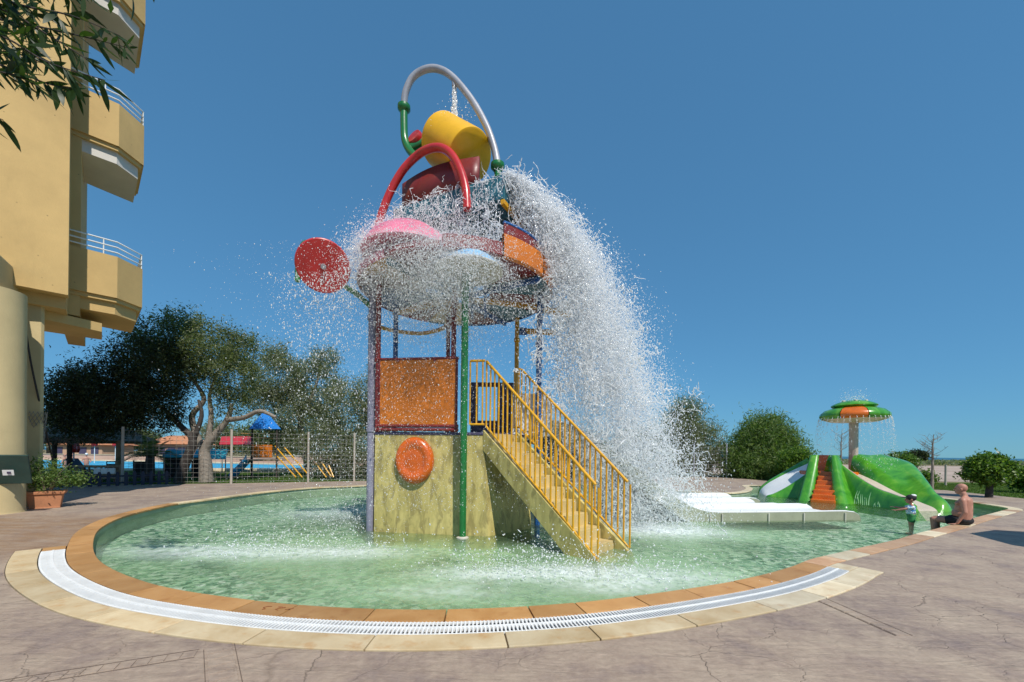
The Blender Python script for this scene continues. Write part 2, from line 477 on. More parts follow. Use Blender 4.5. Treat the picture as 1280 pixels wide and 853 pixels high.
def ground_material(name, stops, scale=0.6, bmp=0.4, fine=18):
    m, nt, b = nodes_of(name)
    v = coords(nt)
    n1 = noise(nt, v, scale, 7, 0.65); n2 = noise(nt, v, fine, 5, 0.7)
    c = mixc(nt, 0.35, ramp(nt, n1.outputs[0], stops), ramp(nt, n2.outputs[0], stops))
    nt.links.new(c, b.inputs['Base Color']); b.inputs['Roughness'].default_value = 0.9
    b.inputs['Specular IOR Level'].default_value = 0.1
    bump(nt, b, n2.outputs[0], bmp, 0.03)
    return m
M['earth'] = ground_material('dry_earth', [(0.3, (0.10, 0.105, 0.045)), (0.5, (0.22, 0.18, 0.10)), (0.7, (0.30, 0.24, 0.15))], 0.15)
M['lawn'] = ground_material('lawn', [(0.3, (0.045, 0.085, 0.014)), (0.55, (0.08, 0.14, 0.025)), (0.75, (0.13, 0.17, 0.045))], 0.8)
M['sand'] = ground_material('sand', [(0.3, (0.33, 0.25, 0.20)), (0.6, (0.44, 0.35, 0.29)), (0.75, (0.50, 0.41, 0.34))], 0.08)
M['scrubland'] = ground_material('scrubland', [(0.3, (0.08, 0.085, 0.035)), (0.5, (0.15, 0.13, 0.06)), (0.7, (0.24, 0.20, 0.11))], 0.05)
def sea_material():
    m, nt, b = nodes_of('sea_water')
    v = coords(nt)
    n1 = noise(nt, v, 0.02, 4)
    nt.links.new(ramp(nt, n1.outputs[0], [(0.3, (0.015, 0.09, 0.16)), (0.7, (0.03, 0.15, 0.22))]), b.inputs['Base Color'])
    b.inputs['Roughness'].default_value = 0.45
    bump(nt, b, noise(nt, v, 0.3, 5).outputs[0], 0.6, 0.5)
    return m
M['sea'] = sea_material()

def base_wall_material():
    m, nt, b = nodes_of('cream_yellow_wall')
    v = coords(nt); vs = coords(nt, (5, 5, 0.9)); vd = coords(nt, (7, 7, 2.6), (0, 0.45, 0))
    n1 = noise(nt, v, 1.2, 5); st = noise(nt, vs, 1.4, 6, 0.65, 0.4); dk = noise(nt, vd, 0.9, 4, 0.6, 0.6)
    c = ramp(nt, n1.outputs[0], [(0.3, (0.50, 0.40, 0.13)), (0.7, (0.64, 0.53, 0.20))])
    c = mixc(nt, ramp(nt, st.outputs[0], [(0.42, (0, 0, 0)), (0.7, (0.75, 0.75, 0.75))]), c, (0.34, 0.28, 0.09))
    c = mixc(nt, ramp(nt, dk.outputs[0], [(0.48, (0, 0, 0)), (0.60, (0.7, 0.7, 0.7))]), c, (0.25, 0.20, 0.07))
    nt.links.new(c, b.inputs['Base Color'])
    nt.links.new(ramp(nt, st.outputs[0], [(0.4, (0.6,) * 3), (0.7, (0.25,) * 3)]), b.inputs['Roughness'])
    bump(nt, b, st.outputs[0], 0.15, 0.01)
    return m
M['basewall'] = base_wall_material()

def stucco(name, col, pits=True):
    m, nt, b = nodes_of(name)
    v = coords(nt)
    n1 = noise(nt, v, 0.7, 6, 0.65); n2 = noise(nt, v, 28, 4, 0.7)
    lo = [c * 0.86 for c in col]; hi = [min(1, c * 1.08) for c in col]
    c = ramp(nt, n1.outputs[0], [(0.3, lo), (0.7, hi)])
    n3 = noise(nt, coords(nt, (1, 1, 0.25)), 1.5, 5, 0.7)
    c = mixc(nt, ramp(nt, n3.outputs[0], [(0.55, (0, 0, 0)), (0.8, (0.35,) * 3)]), c, [k * 0.62 for k in col])
    if pits:
        vo = N(nt, 'ShaderNodeTexVoronoi'); vo.inputs['Scale'].default_value = 3.4; nt.links.new(v, vo.inputs['Vector'])
        c = mixc(nt, ramp(nt, vo.outputs['Distance'], [(0.0, (0.8,) * 3), (0.05, (0.5,) * 3), (0.07, (0, 0, 0))]), c, [k * 0.45 for k in col])
    nt.links.new(c, b.inputs['Base Color']); b.inputs['Roughness'].default_value = 0.85
    bump(nt, b, n2.outputs[0], 0.35, 0.01)
    return m
M['hotel'] = stucco('yellow_render', (0.58, 0.39, 0.155))
M['hotelwhite'] = stucco('white_soffit', (0.62, 0.58, 0.52), False)
M['column'] = stucco('column_render', (0.56, 0.44, 0.23), False)

def fibre_green(name, a, bb, cc):
    m, nt, b = nodes_of(name)
    v = coords(nt, (1, 1, 1)); vs = coords(nt, (2.5, 2.5, 0.5))
    n1 = noise(nt, vs, 1.1, 5, 0.6, 0.6)
    c = ramp(nt, n1.outputs[0], [(0.3, a), (0.52, bb), (0.72, cc)])
    nt.links.new(c, b.inputs['Base Color']); b.inputs['Roughness'].default_value = 0.22
    b.inputs['Coat Weight'].default_value = 0.4; b.inputs['Coat Roughness'].default_value = 0.08
    bump(nt, b, noise(nt, v, 7, 3).outputs[0], 0.12, 0.02)
    return m
M['island'] = fibre_green('green_fibreglass', (0.03, 0.19, 0.015), (0.07, 0.30, 0.02), (0.17, 0.40, 0.04))
M['islandorange'] = paint('orange_fibreglass', (0.66, 0.14, 0.01), 0.25, var=0.2, coat=0.3)
M['channel'] = paint('beige_fibreglass', (0.62, 0.52, 0.40), 0.25, var=0.1, coat=0.3)

M['olive'] = leafmat('olive_leaves', [(0.0, (0.05, 0.07, 0.028)), (0.45, (0.115, 0.15, 0.06)), (0.8, (0.19, 0.22, 0.10)), (1.0, (0.28, 0.29, 0.16))], 0.45)
M['greygreen'] = leafmat('grey_green_leaves', [(0.0, (0.09, 0.11, 0.065)), (0.5, (0.18, 0.205, 0.125)), (1.0, (0.29, 0.30, 0.20))], 0.45)
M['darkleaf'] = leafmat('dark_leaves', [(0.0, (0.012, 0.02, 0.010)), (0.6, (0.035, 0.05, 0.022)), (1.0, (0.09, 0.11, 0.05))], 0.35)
M['pineleaf'] = leafmat('feathery_leaves', [(0.0, (0.05, 0.10, 0.028)), (0.5, (0.12, 0.20, 0.05)), (1.0, (0.25, 0.31, 0.11))], 0.45)
M['bushleaf'] = leafmat('glossy_bush_leaves', [(0.0, (0.03, 0.075, 0.012)), (0.5, (0.085, 0.175, 0.025)), (1.0, (0.24, 0.33, 0.06))], 0.4, 0.35)
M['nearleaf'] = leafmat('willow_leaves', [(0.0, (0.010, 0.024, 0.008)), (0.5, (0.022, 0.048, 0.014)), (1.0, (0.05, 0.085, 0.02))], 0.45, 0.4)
M['grass'] = leafmat('grass_blades', [(0.0, (0.04, 0.08, 0.012)), (0.6, (0.085, 0.15, 0.025)), (1.0, (0.17, 0.20, 0.06))], 0.4)

# ------------------------------------------------------------------ pool outline (inner edge of the coping)
near_px = [(457.7, 607.3), (397.5, 609.8), (346, 614.1), (301, 619.3), (260, 625), (222.6, 629.8), (185, 637.8), (155, 646), (136.3, 653.8), (120.3, 665), (114.7, 682), (119, 698),
           (134, 710.5), (170, 726), (215, 738.2), (280, 748.2), (330, 754.2), (380, 758.9), (455, 763), (530, 764.4), (605, 762.7), (700, 757.5), (800, 746.5), (900, 731.5), (951.6, 721.0), (992.8, 709.2), (1012, 701.0),
           (1046, 693), (1085, 684), (1120, 675.9), (1149, 667.5), (1184, 658.4), (1216.7, 648.7), (1255, 638.6)]
outline = [G(x, y) for x, y in near_px]
outline += [Vector(p + (0,)) for p in ((15.35, 12.35), (15.75, 13.2), (16.35, 15.3), (15.9, 17.2), (14.6, 19.3), (12.9, 20.6), (12.0, 20.3), (11.2, 18.6), (9.9, 16.9), (8.6, 16.2), (7.3, 16.9), (5.3, 18.9), (2.6, 20.4), (-1.0, 21.0), (-4.6, 20.9))]
OUT = resample(catmull(outline, True, 10), 0.1, True)
# light smoothing of the traced line
for _ in range(6):
    OUT = [(OUT[i - 1] + OUT[i] * 2 + OUT[(i + 1) % len(OUT)]) / 4 for i in range(len(OUT))]
NO = len(OUT)
area = sum(OUT[i].x * OUT[(i + 1) % NO].y - OUT[(i + 1) % NO].x * OUT[i].y for i in range(NO))
SGN = 1 if area > 0 else -1
NRM = []
for i in range(NO):
    t = (OUT[(i + 3) % NO] - OUT[i - 3]).normalized()
    NRM.append(Vector((t.y, -t.x, 0)) * SGN)
def off(i, d):
    i %= NO
    p = OUT[i] + NRM[i] * d
    return p
def nearest(p):
    p = Vector((p[0], p[1], 0))
    return min(range(NO), key=lambda i: (OUT[i] - p).length_squared)
WZ, FZ = -0.12, -0.40
CW = 0.27

def fill_mesh(name, loops, z, mat, zfun=None):
    bm = bmesh.new(); edges = []
    for lp in loops:
        vs = [bm.verts.new((p[0], p[1], z)) for p in lp]
        for i in range(len(vs)): edges.append(bm.edges.new((vs[i], vs[(i + 1) % len(vs)])))
    bmesh.ops.triangle_fill(bm, use_beauty=True, use_dissolve=False, edges=edges)
    for f in bm.faces:
        if f.normal.z < 0: f.normal_flip()
    me = bpy.data.meshes.new(name); bm.to_mesh(me); bm.free()
    me.materials.append(mat)
    o = bpy.data.objects.new(name, me); COL.objects.link(o)
    return o

# grate arc along the near side
iA = nearest(G(62, 690)); iB = nearest(G(1035, 709))
step_dir = 1 if ((iB - iA) % NO) < NO / 2 else -1
arc = [(iA + step_dir * k) % NO for k in range(((iB - iA) * step_dir) % NO + 1)]
arcset = set(arc)

# pool floor, wall, water
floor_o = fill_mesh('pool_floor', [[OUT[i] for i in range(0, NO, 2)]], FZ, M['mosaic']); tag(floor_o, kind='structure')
wb = MB()
rows = [[tuple(OUT[i % NO] + NRM[i % NO] * 0.03 + Vector((0, 0, z))) for i in range(NO + 1)] for z in (FZ - 0.01, -0.03)]
wb.grid(rows)
wall_o = wb.build('pool_wall', paint('pool_wall_tile', (0.36, 0.44, 0.32), 0.5)); tag(wall_o, kind='structure')
for x, y, rx, ry, st in ((330, 691, 1.5, 0.45, 0.55), (220, 688, 1.1, 0.4, 0.3), (450, 690, 0.8, 0.35, 0.45), (600, 718, 0.8, 0.35, 0.5), (700, 715, 0.9, 0.35, 0.6), (810, 722, 1.1, 0.45, 0.55), (790, 658, 1.2, 1.0, 0.95), (850, 664, 1.0, 0.6, 0.6), (760, 735, 0.6, 0.25, 0.4), (560, 740, 0.7, 0.25, 0.35), (420, 640, 1.3, 1.2, 0.5)):
    p = G(x, y, WZ); FOAM.append((p.x, p.y, rx, ry, st))
M['water'] = water_material('pool_water', (0.90, 0.97, 0.91), (0.37, 0.58, 0.31), FOAM, 1.0, 0.40, 0.65)
water_o = fill_mesh('pool_water', [[off(i, 0.025) for i in range(0, NO, 2)]], WZ, M['water']); tag(water_o, kind='structure')

# coping stones
def ring_stone(i0, i1, d0, d1, z0, z1, mat, name, parent, gap=0.006):
    idx = []
    k = i0
    while True:
        idx.append(k % NO)
        if k >= i1: break
        k += 2
        if k > i1: k = i1
    inn = [off(i, d0 + gap) for i in idx]; ou = [off(i, d1 - gap) for i in idx]
    def trim(L):
        a, b = L[0], L[1]; L[0] = a + (b - a).normalized() * gap
        a, b = L[-1], L[-2]; L[-1] = a + (b - a).normalized() * gap
        return L
    inn = trim(inn); ou = trim(ou)
    poly = [(p.x, p.y) for p in inn] + [(p.x, p.y) for p in reversed(ou)]
    m = MB(); m.prism(poly, z0, z1)
    return m.build(name, mat, parent, bevel=0.007)
coping = MB().prism([(0, 0), (0, 0.01), (0.01, 0)], -0.2, -0.19)
cb = MB()
cb.grid([[tuple(off(i, d) + Vector((0, 0, z))) for i in range(NO + 1)] for d, z in ((0.0, -0.035), (CW, -0.035))])
coping_o = cb.build('pool_coping', M['coping_wet']); tag(coping_o, kind='structure')
i = 0
while i < NO:
    L = random.randint(5, 8)
    j = min(i + L, NO)
    if NO - j < 4: j = NO
    mid = OUT[((i + j) // 2) % NO]
    if mid.y < 7.2 and mid.x < 4.4: mt = M['coping_wet']
    elif mid.x > 4.0 and mid.y < 14: mt = random.choice([M['coping_pink'], M['coping_cream'], M['coping_pink']])
    elif mid.x < -3: mt = M['coping_pale']
    else: mt = M['coping_cream']
    if mid.x < -6 and mid.y < 11: mt = M['coping_wet']
    ring_stone(i, j, -0.02, CW, -0.03, 0.014 + random.uniform(-0.002, 0.002), mt, 'coping_stone', coping_o)
    i = j

# drain channel, grating and the outer stone ring
GI, GO, RO = CW + 0.0, CW + 0.25, CW + 0.52
ch = MB(); order = arc if step_dir == 1 else arc[::-1]
a0 = order[0]; a1 = order[0] + len(order) - 1
ch.grid([[tuple(off(k, d) + Vector((0, 0, z))) for k in range(a0, a1 + 1)] for d, z in ((GI, -0.005), (GI, -0.09), (GO, -0.09), (GO, -0.005))])
drain_o = ch.build('drain_channel', paint('drain_dark', (0.10, 0.09, 0.08), 0.8)); tag(drain_o, kind='structure')
grating = thing('drain_grating', off((a0 + a1) // 2, GI), 'long curved white slatted drain grating round the near pool edge', 'drain grating')
gm = paint('white_plastic_grate', (0.80, 0.80, 0.78), 0.45, var=0.08, dirt=0.2)
k = a0
spm = 0.1
while k < a1:
    e = min(k + 5, a1)
    sm = MB()
    n = max(2, int((off(e, GI) - off(k, GI)).length / 0.033))
    for q in range(n):
        t = k + (e - k) * (q + 0.5) / n
        f = t - int(t)
        def P(d): return off(int(t), d).lerp(off(int(t) + 1, d), f)
        p, r = P(GI + 0.008), P(GO - 0.008)
        sm.beam((p.x, p.y, 0.006), (r.x, r.y, 0.006), 0.0145, 0.016)
    sm.build('slat', gm, grating, kind='stuff')
    for d in (GI + 0.012, (GI + GO) / 2, GO - 0.012):
        rb = MB()
        for q in range(k, e):
            p, r = off(q, d), off(q + 1, d)
            rb.beam((p.x, p.y, -0.002), (r.x, r.y, -0.002), 0.016 if d != (GI + GO) / 2 else 0.024, 0.02 if d != (GI + GO) / 2 else 0.040)
        rb.build('grate_rail', gm, grating)
    k = e
ring_o = MB().grid([[tuple(off(q, d) + Vector((0, 0, -0.03))) for q in range(a0 - 4, a1 + 5)] for d in (GO, RO)]).build('outer_coping', M['coping_pale'])
tag(ring_o, kind='structure')
q = a0 - 3
while q < a1 + 4:
    e = min(q + random.randint(7, 10), a1 + 4)
    if a1 + 4 - e < 4: e = a1 + 4
    mid = off((q + e) // 2, RO)
    mt = M['coping_cream'] if mid.x > 2.6 else M['coping_pale']
    ring_stone(q, e, GO, RO, -0.028, 0.012 + random.uniform(-0.002, 0.002), mt, 'coping_stone', ring_o)
    q = e
# end stones closing the grating at either end
for (s, e) in ((a0 - 3, a0), (a1, a1 + 4)):
    ring_stone(s, e, GI, GO, -0.028, 0.013, M['coping_cream'] if e > a1 else M['coping_wet'], 'coping_stone', ring_o)
# a worn painted mark on the near coping
mk = MB()
c0 = G(352, 763); tdir = (G(372, 764.3) - G(332, 761.7)).normalized(); ndir = Vector((-tdir.y, tdir.x, 0))
def strokes(pts):
    mk.tube([c0 + tdir * a + ndir * b + Vector((0, 0, 0.0165)) for a, b in pts], 0.004, 5)
strokes([(-0.13, 0.035), (-0.17, 0.03), (-0.19, -0.005), (-0.145, -0.03), (-0.17, -0.045)])
strokes([(-0.06, 0.035), (-0.015, 0.035), (-0.045, -0.025), (-0.01, -0.04)])
strokes([(-0.03, 0.01), (0.02, 0.03)]); strokes([(0.05, -0.02), (0.11, 0.025)])
tag(mk.build('painted_mark', paint('faded_mark', (0.26, 0.10, 0.035), 0.7), coping_o))

# ------------------------------------------------------------------ ground sheets
def deck_inner():
    pts = []
    for i in range(0, NO, 2):
        inarc = (i - (a0 - 3)) % NO <= (a1 + 4) - (a0 - 3)
        pts.append((i, inarc))
    loop = []
    prev = pts[-1][1]
    for i, ia in pts:
        if ia and not prev: loop += [off(a0 - 3, CW), off(a0 - 3, RO)]
        if prev and not ia: loop += [off(a1 + 4, RO), off(a1 + 4, CW)]
        if ia:
            if (i - (a0 - 3)) % NO > 1 and ((a1 + 4) - i) % NO > 1: loop.append(off(i, RO))
        else:
            if (i - (a1 + 4)) % NO > 1 and ((a0 - 3) - i) % NO > 1: loop.append(off(i, CW))
        prev = ia
    return loop
DECK_OUT = [Vector((x, y, 0)) for x, y in ((-17.4, 16.6), (-12.7, 18.35), (-8.0, 20.55), (-2, 23.2), (4, 25.6), (12.5, 27.9), (15.2, 27.6), (15.6, 23.2), (18.6, 20.6), (20.6, 19.0), (19.6, 14.6), (18.8, 8), (18.5, -14), (-30, -14), (-30, 14.5), (-18.2, 15.2))]
deck_o = fill_mesh('pool_deck', [deck_inner(), DECK_OUT], 0.0, M['deck']); tag(deck_o, kind='structure')
ground_o = fill_mesh('ground', [DECK_OUT, [Vector(p) for p in ((-400, -60, 0), (300, -60, 0), (330, 120, 0), (330, 215, 0), (120, 235, 0), (-400, 260, 0))]], -0.03, M['earth']); tag(ground_o, kind='structure')
sea_o = fill_mesh('sea', [[Vector(p) for p in ((-6000, -3000, 0), (6000, -3000, 0), (6000, 7000, 0), (-6000, 7000, 0))]], -1.6, M['sea']); tag(sea_o, kind='structure')
lawn_poly = [Vector(p + (0,)) for p in ((20.62, 19.0), (19.62, 14.6), (18.82, 8), (18.6, 0), (60, 0), (60, 22), (40, 25), (30, 25.5), (22.5, 24.5), (16.5, 25.5), (15.65, 23.2), (18.65, 20.6))]
lawn_o = fill_mesh('lawn', [lawn_poly], -0.02, M['lawn']); tag(lawn_o, kind='structure')
llawn_poly = [Vector(p + (0,)) for p in ((-18.25, 15.2), (-17.4, 16.65), (-12.7, 18.4), (-8.0, 20.6), (-2, 23.25), (-6, 29), (-26, 27.4), (-30, 20), (-28, 15.2))]
llawn_o = fill_mesh('play_lawn', [llawn_poly], -0.02, M['lawn']); tag(llawn_o, kind='structure')
sand_o = fill_mesh('sand', [[Vector(p + (0,)) for p in ((18, 27.2), (30, 26.2), (70, 24), (200, 20), (200, 76), (60, 76), (20, 70), (16, 40))]], -0.022, M['sand']); tag(sand_o, kind='structure')
scrub_o = fill_mesh('scrubland', [[Vector(p + (0,)) for p in ((-100, 90), (20, 77), (60, 77), (200, 78), (320, 100), (320, 212), (120, 232), (-100, 240))]], -0.018, M['scrubland']); tag(scrub_o, kind='structure')

# stamped border bands with brick imprints in the concrete, by the near left pool edge
band_m = paint('stamped_brick_band', (0.25, 0.185, 0.16), 0.75, var=0.4, scale=4, bmp=0.4)
jm = paint('joint_filler', (0.09, 0.065, 0.05), 0.9)
def band(p0, p1, w, n):
    p0, p1 = Vector((p0[0], p0[1], 0)), Vector((p1[0], p1[1], 0))
    d = (p1 - p0); L = d.length; d.normalize(); nr = Vector((-d.y, d.x, 0))
    st = L / n
    for k in range(n):
        c = p0 + d * (st * (k + 0.5))
        m = MB(); m.box((c.x, c.y, 0.001), (st * 0.9, w * 0.94, 0.008), math.atan2(d.y, d.x) + random.uniform(-0.03, 0.03))
        m.build('paving_brick', M['deck'], deck_o, bevel=0.003)
    for s in (-1, 1):
        a, b = p0 + nr * s * (w / 2 + 0.012), p1 + nr * s * (w / 2 + 0.012)
        m = MB(); m.beam((a.x, a.y, 0.0005), (b.x, b.y, 0.0005), 0.004, 0.005); m.build('joint_line', jm, deck_o)
pA, pB = G(-40, 863), G(246, 817)
band(pA, pB, 0.11, 13)
pC, pD = G(274, 808), G(282, 870)
band(pC, pD, 0.17, 7)
band(G(1000, 738), G(1130, 795), 0.13, 9)

# grass blades on the two lawns
def blades(name, poly, n, label, hmin, hmax):
    P = np.array([(p.x, p.y) for p in poly]); lo, hi = P.min(0), P.max(0)
    pts = []
    def inside(q):
        c = np.zeros(len(q), bool); j = len(P) - 1
        for i in range(len(P)):
            cond = ((P[i, 1] > q[:, 1]) != (P[j, 1] > q[:, 1])) & (q[:, 0] < (P[j, 0] - P[i, 0]) * (q[:, 1] - P[i, 1]) / (P[j, 1] - P[i, 1] + 1e-9) + P[i, 0])
            c ^= cond; j = i
        return c
    q = RNG.uniform(lo, hi, (n * 3, 2)); q = q[inside(q)][:n]; n = len(q)
    a = RNG.uniform(0, 6.283, n); h = RNG.uniform(hmin, hmax, n); w = 0.012
    dx, dy = np.cos(a) * w, np.sin(a) * w
    lx, ly = RNG.normal(0, 0.03, n), RNG.normal(0, 0.03, n)
    z = np.full(n, -0.025)
    V = np.stack([np.c_[q[:, 0] - dx, q[:, 1] - dy, z], np.c_[q[:, 0] + dx, q[:, 1] + dy, z], np.c_[q[:, 0] + lx, q[:, 1] + ly, z + h]], 1).reshape(-1, 3)
    o = np_mesh(name, V, np.arange(3 * n).reshape(-1, 3), M['grass'])
    return tag(o, label, 'grass', kind='stuff')
near_lawn = [Vector(p + (0,)) for p in ((20.62, 19.0), (19.62, 14.6), (19.2, 11), (29, 12), (33, 24), (22.5, 24.3), (16.5, 25.3), (15.8, 23.3), (18.75, 20.65))]
blades('lawn_grass', near_lawn, 45000, 'short green grass beside the far right pool deck', 0.03, 0.08)
blades('play_lawn_grass', llawn_poly, 45000, 'short green grass behind the wire fence', 0.03, 0.09)
# ------------------------------------------------------------------ water play tower
TW = thing('water_play_tower', (-1.2, 9.5, FZ), 'tall colourful water play tower with yellow tipping bucket and yellow railed stairs', 'play tower')
A, B, C = (-2.84, 8.27), (-0.44, 7.93), (0.46, 8.86)
base = [A, B, C, (0.5, 10.4), (-0.5, 11.3), (-2.4, 11.3), (-3.15, 9.9)]
top = [(-2.84, 8.29), (-0.57, 8.02), (0.32, 8.93), (0.36, 10.3), (-0.55, 11.15), (-2.35, 11.15), (-3.1, 9.9)]
DZ = 1.95
MB().prism(base, FZ, DZ - 0.06, top).build('base_wall', M['basewall'], TW)
MB().prism([(p[0] * 1.0 + (p[0] + 1.2) * 0.01, p[1] + (p[1] - 9.6) * 0.01) for p in top], DZ - 0.057, DZ).build('deck', M['violet'], TW, bevel=0.01)
# orange porthole ring on the front wall
wd = Vector((B[0] - A[0], B[1] - A[1], 0)).normalized(); wnrm = Vector((wd.y, -wd.x, 0))
rc = Vector((-1.98, 0, 1.37)); tt = (rc.x - A[0]) / (B[0] - A[0]); rc.y = A[1] + tt * (B[1] - A[1]) + 0.006
rm = MB(); m0 = MB().lathe([(0.0, 0.088), (0.20, 0.085), (0.255, 0.08), (0.285, 0.098), (0.36, 0.12), (0.44, 0.095), (0.475, 0.03), (0.475, -0.03)], n=48)
for p in m0.v:
    rm.v.append(tuple(rc + wd * (p[0] * 0.84) + Vector((0, 0, 1)) * p[1] + wnrm * p[2]))
rm.f = m0.f
rm.build('porthole_ring', M['ringorange'], TW, smooth=True, auto=60)

# front barrier panel in its red frame
p, q = (-2.75, 8.26), (-1.13, 8.05)
panel = MB().wall(p, q, 2.10, 3.42, 0.03).build('barrier_panel', M['orange'], TW, bevel=0.006)
fr = MB()
for z, r in ((3.44, 0.03), (2.07, 0.035), (1.995, 0.035)):
    fr.tube([(p[0] - 0.04, p[1], z), (q[0] + 0.04, q[1], z)], r, 10)
for e in (p, q): fr.tube([(e[0], e[1], 1.95), (e[0], e[1], 3.44)], 0.026, 10)
for t in (0.25, 0.72):
    x, y = p[0] + (q[0] - p[0]) * t, p[1] + (q[1] - p[1]) * t
    fr.box((x, y - 0.03, 3.42), (0.05, 0.03, 0.07))
fr.build('panel_frame', M['darkred'], TW, smooth=True)
# back barrier with an opening, dark violet
bk = MB()
for (x0, x1, z0, z1) in ((-1.15, 0.02, 2.0, 2.42), (-1.15, -0.95, 2.42, 3.35), (-0.42, 0.02, 2.42, 3.35), (-1.15, 0.02, 3.35, 3.47)):
    bk.wall((x0, 11.0), (x1, 11.0), z0, z1, 0.04)
bk.build('back_panel', M['violet'], TW)

# posts
def post(px, py, z0, z1, r, mat, collars=()):
    m = MB().tube([(px, py, z0), (px, py, z1)], r, 16)
    o = m.build('post', M[mat], TW, smooth=True)
    for z in collars:
        MB().lathe([(r, -0.05), (r + 0.02, -0.045), (r + 0.02, 0.045), (r, 0.05)], (px, py, z), 16).build('collar', M[mat], o, smooth=True)
    return o
post(-2.97, 8.43, FZ, 5.25, 0.083, 'purple', (4.35, 2.0))
post(-2.80, 8.30, DZ, 5.2, 0.052, 'darkred', (3.44,))
post(-1.21, 8.12, DZ, 5.2, 0.052, 'darkred', (3.44,))
post(-1.74, 10.7, DZ, 5.2, 0.055, 'darkred')
post(0.10, 10.85, DZ, 5.2, 0.06, 'yellow', (4.6,))
post(0.60, 9.25, FZ, 5.2, 0.065, 'blue', (4.05,))
post(-3.0, 10.2, DZ, 5.2, 0.06, 'blue')
# rail hoop at the back, spray arms on the right
MB().tube(catmull([D(470, 408, 10.6), D(495, 414, 11.0), D(525, 417, 11.2), D(548, 413, 10.9), D(557, 408, 10.7)], per=6), 0.055, 10).build('hoop_rail', M['yellow'], TW, smooth=True)
for (x0, y0, x1, y1, Y) in ((676, 386, 712, 394, 9.3), (652, 414, 695, 416, 10.6)):
    a = MB().tube([D(x0, y0, Y), D(x1, y1, Y - 0.2)], 0.075, 12).build('spray_arm', M['yellow'], TW, smooth=True)
    MB().tube([D(x0 - 3, y0, Y), D(x0 + 7, y0 + 1, Y)], 0.10, 12).build('arm_flange', M['blue'], a, smooth=True)

# round upper canopy: coloured sector panels, rim and beams
RC = Vector((-1.3, 9.3, 0)); RR = 2.15
sect = ['darkred', 'teal', 'darkred', 'yellow', 'darkred', 'blue', 'darkred', 'yellow', 'darkred', 'orange', 'darkred', 'teal']
for k in range(12):
    a0_, a1_ = k * math.pi / 6 + 0.01, (k + 1) * math.pi / 6 - 0.01
    MB().lathe([(0.75, 5.26), (RR - 0.02, 5.20), (RR - 0.02, 5.24), (0.75, 5.30), (0.75, 5.26)], RC, 6, a0=a0_, a1=a1_).build('canopy_panel', M[sect[k]], TW)
rimc = {0: 'orange', 1: 'blue', 2: 'blue', 3: 'teal', 4: 'red', 5: 'darkred', 6: 'darkred', 7: 'pink', 8: 'darkred', 9: 'darkred', 10: 'orange', 11: 'orange'}
for k in range(12):
    a0_, a1_ = k * math.pi / 6 + 0.006, (k + 1) * math.pi / 6 - 0.006
    rt = 5.34 if k in (6, 7, 8) else (5.46 if k == 9 else 5.64)
    MB().lathe([(RR, 5.16), (RR + 0.05, 5.20), (RR + 0.05, rt - 0.04), (RR, rt), (RR - 0.03, rt - 0.04), (RR - 0.03, 5.2), (RR, 5.16)], RC, 8, a0=a0_, a1=a1_).build('rim_panel', M[rimc[k]], TW, smooth=True)
MB().lathe([(RR - 0.10, 5.66), (RR - 0.07, 5.66), (RR - 0.07, 5.88), (RR - 0.10, 5.88), (RR - 0.10, 5.66)], RC, 24, a0=RAD(-58), a1=RAD(40)).build('upper_rim', M['darkred'], TW, smooth=True)
MB().tube([RC + Vector((math.cos(t) * (RR - 0.085), math.sin(t) * (RR - 0.085), 5.9)) for t in [RAD(-58 + 98 * k / 30) for k in range(31)]], 0.03, 8).build('rim_pipe', M['blue'], TW, smooth=True)
for k, cname in enumerate(('yellow', 'blue', 'darkred', 'yellow', 'blue', 'teal', 'yellow', 'blue')):
    t = k * math.pi / 4 + 0.25
    MB().beam(RC + Vector((math.cos(t) * 0.2, math.sin(t) * 0.2, 5.12)), RC + Vector((math.cos(t) * 2.1, math.sin(t) * 2.1, 5.12)), 0.08, 0.10).build('beam', M[cname], TW)
for x, y in ((590, 398), (606, 398)):
    b_ = D(x, y, 8.6); MB().tube([b_, b_ + Vector((0, 0, 0.85))], 0.03, 8).build('water_pipe', M['blue'], TW, smooth=True)

# pink dome on the near rim
pd = D(512, 322, 8.1)
dome = MB().lathe([(0.0, 0.62), (0.25, 0.60), (0.52, 0.50), (0.78, 0.30), (0.93, 0.06), (0.95, 0.0), (0.88, -0.02), (0.5, 0.02), (0.0, 0.04)], pd, 32).build('spray_dome', M['pink'], TW, smooth=True, auto=50)
MB().tube([pd + Vector((0, 0, 0.04)), (pd.x, pd.y, 5.05)], 0.06, 12).build('dome_stem', M['pink'], dome, smooth=True)

# rectangular top tray in teal
P1, P2, P3 = Vector((-2.80, 9.2, 0)), Vector((-0.25, 7.97, 0)), Vector((0.65, 9.7, 0))
P4 = P1 + P3 - P2
tz0, tz1 = 6.60, 7.08
MB().prism([(a.x, a.y) for a in (P1, P2, P3, P4)], tz0 + 0.02, tz0 + 0.07).build('tray_floor', M['teal'], TW)
tr = []
for a, b in ((P1, P2), (P2, P3), (P3, P4), (P4, P1)):
    d = (b - a).normalized() * 0.03
    MB().wall(a + d, b - d, tz0, tz1 - (0.0), 0.05).build('tray_side', M['teal'], TW, bevel=0.008)
cen = (P1 + P3) / 2
for a in (P1, P2, P3, P4):
    d = (cen - a).normalized() * 0.06
    z1 = 5.2 if a is not P2 else 6.55
    if a is P2: continue
    MB().tube([(a.x + d.x * 4, a.y + d.y * 4, 5.24), (a.x + d.x, a.y + d.y, tz0)], 0.05, 12).build('tray_post', M['yellow' if a is P3 else 'darkred'], TW, smooth=True)
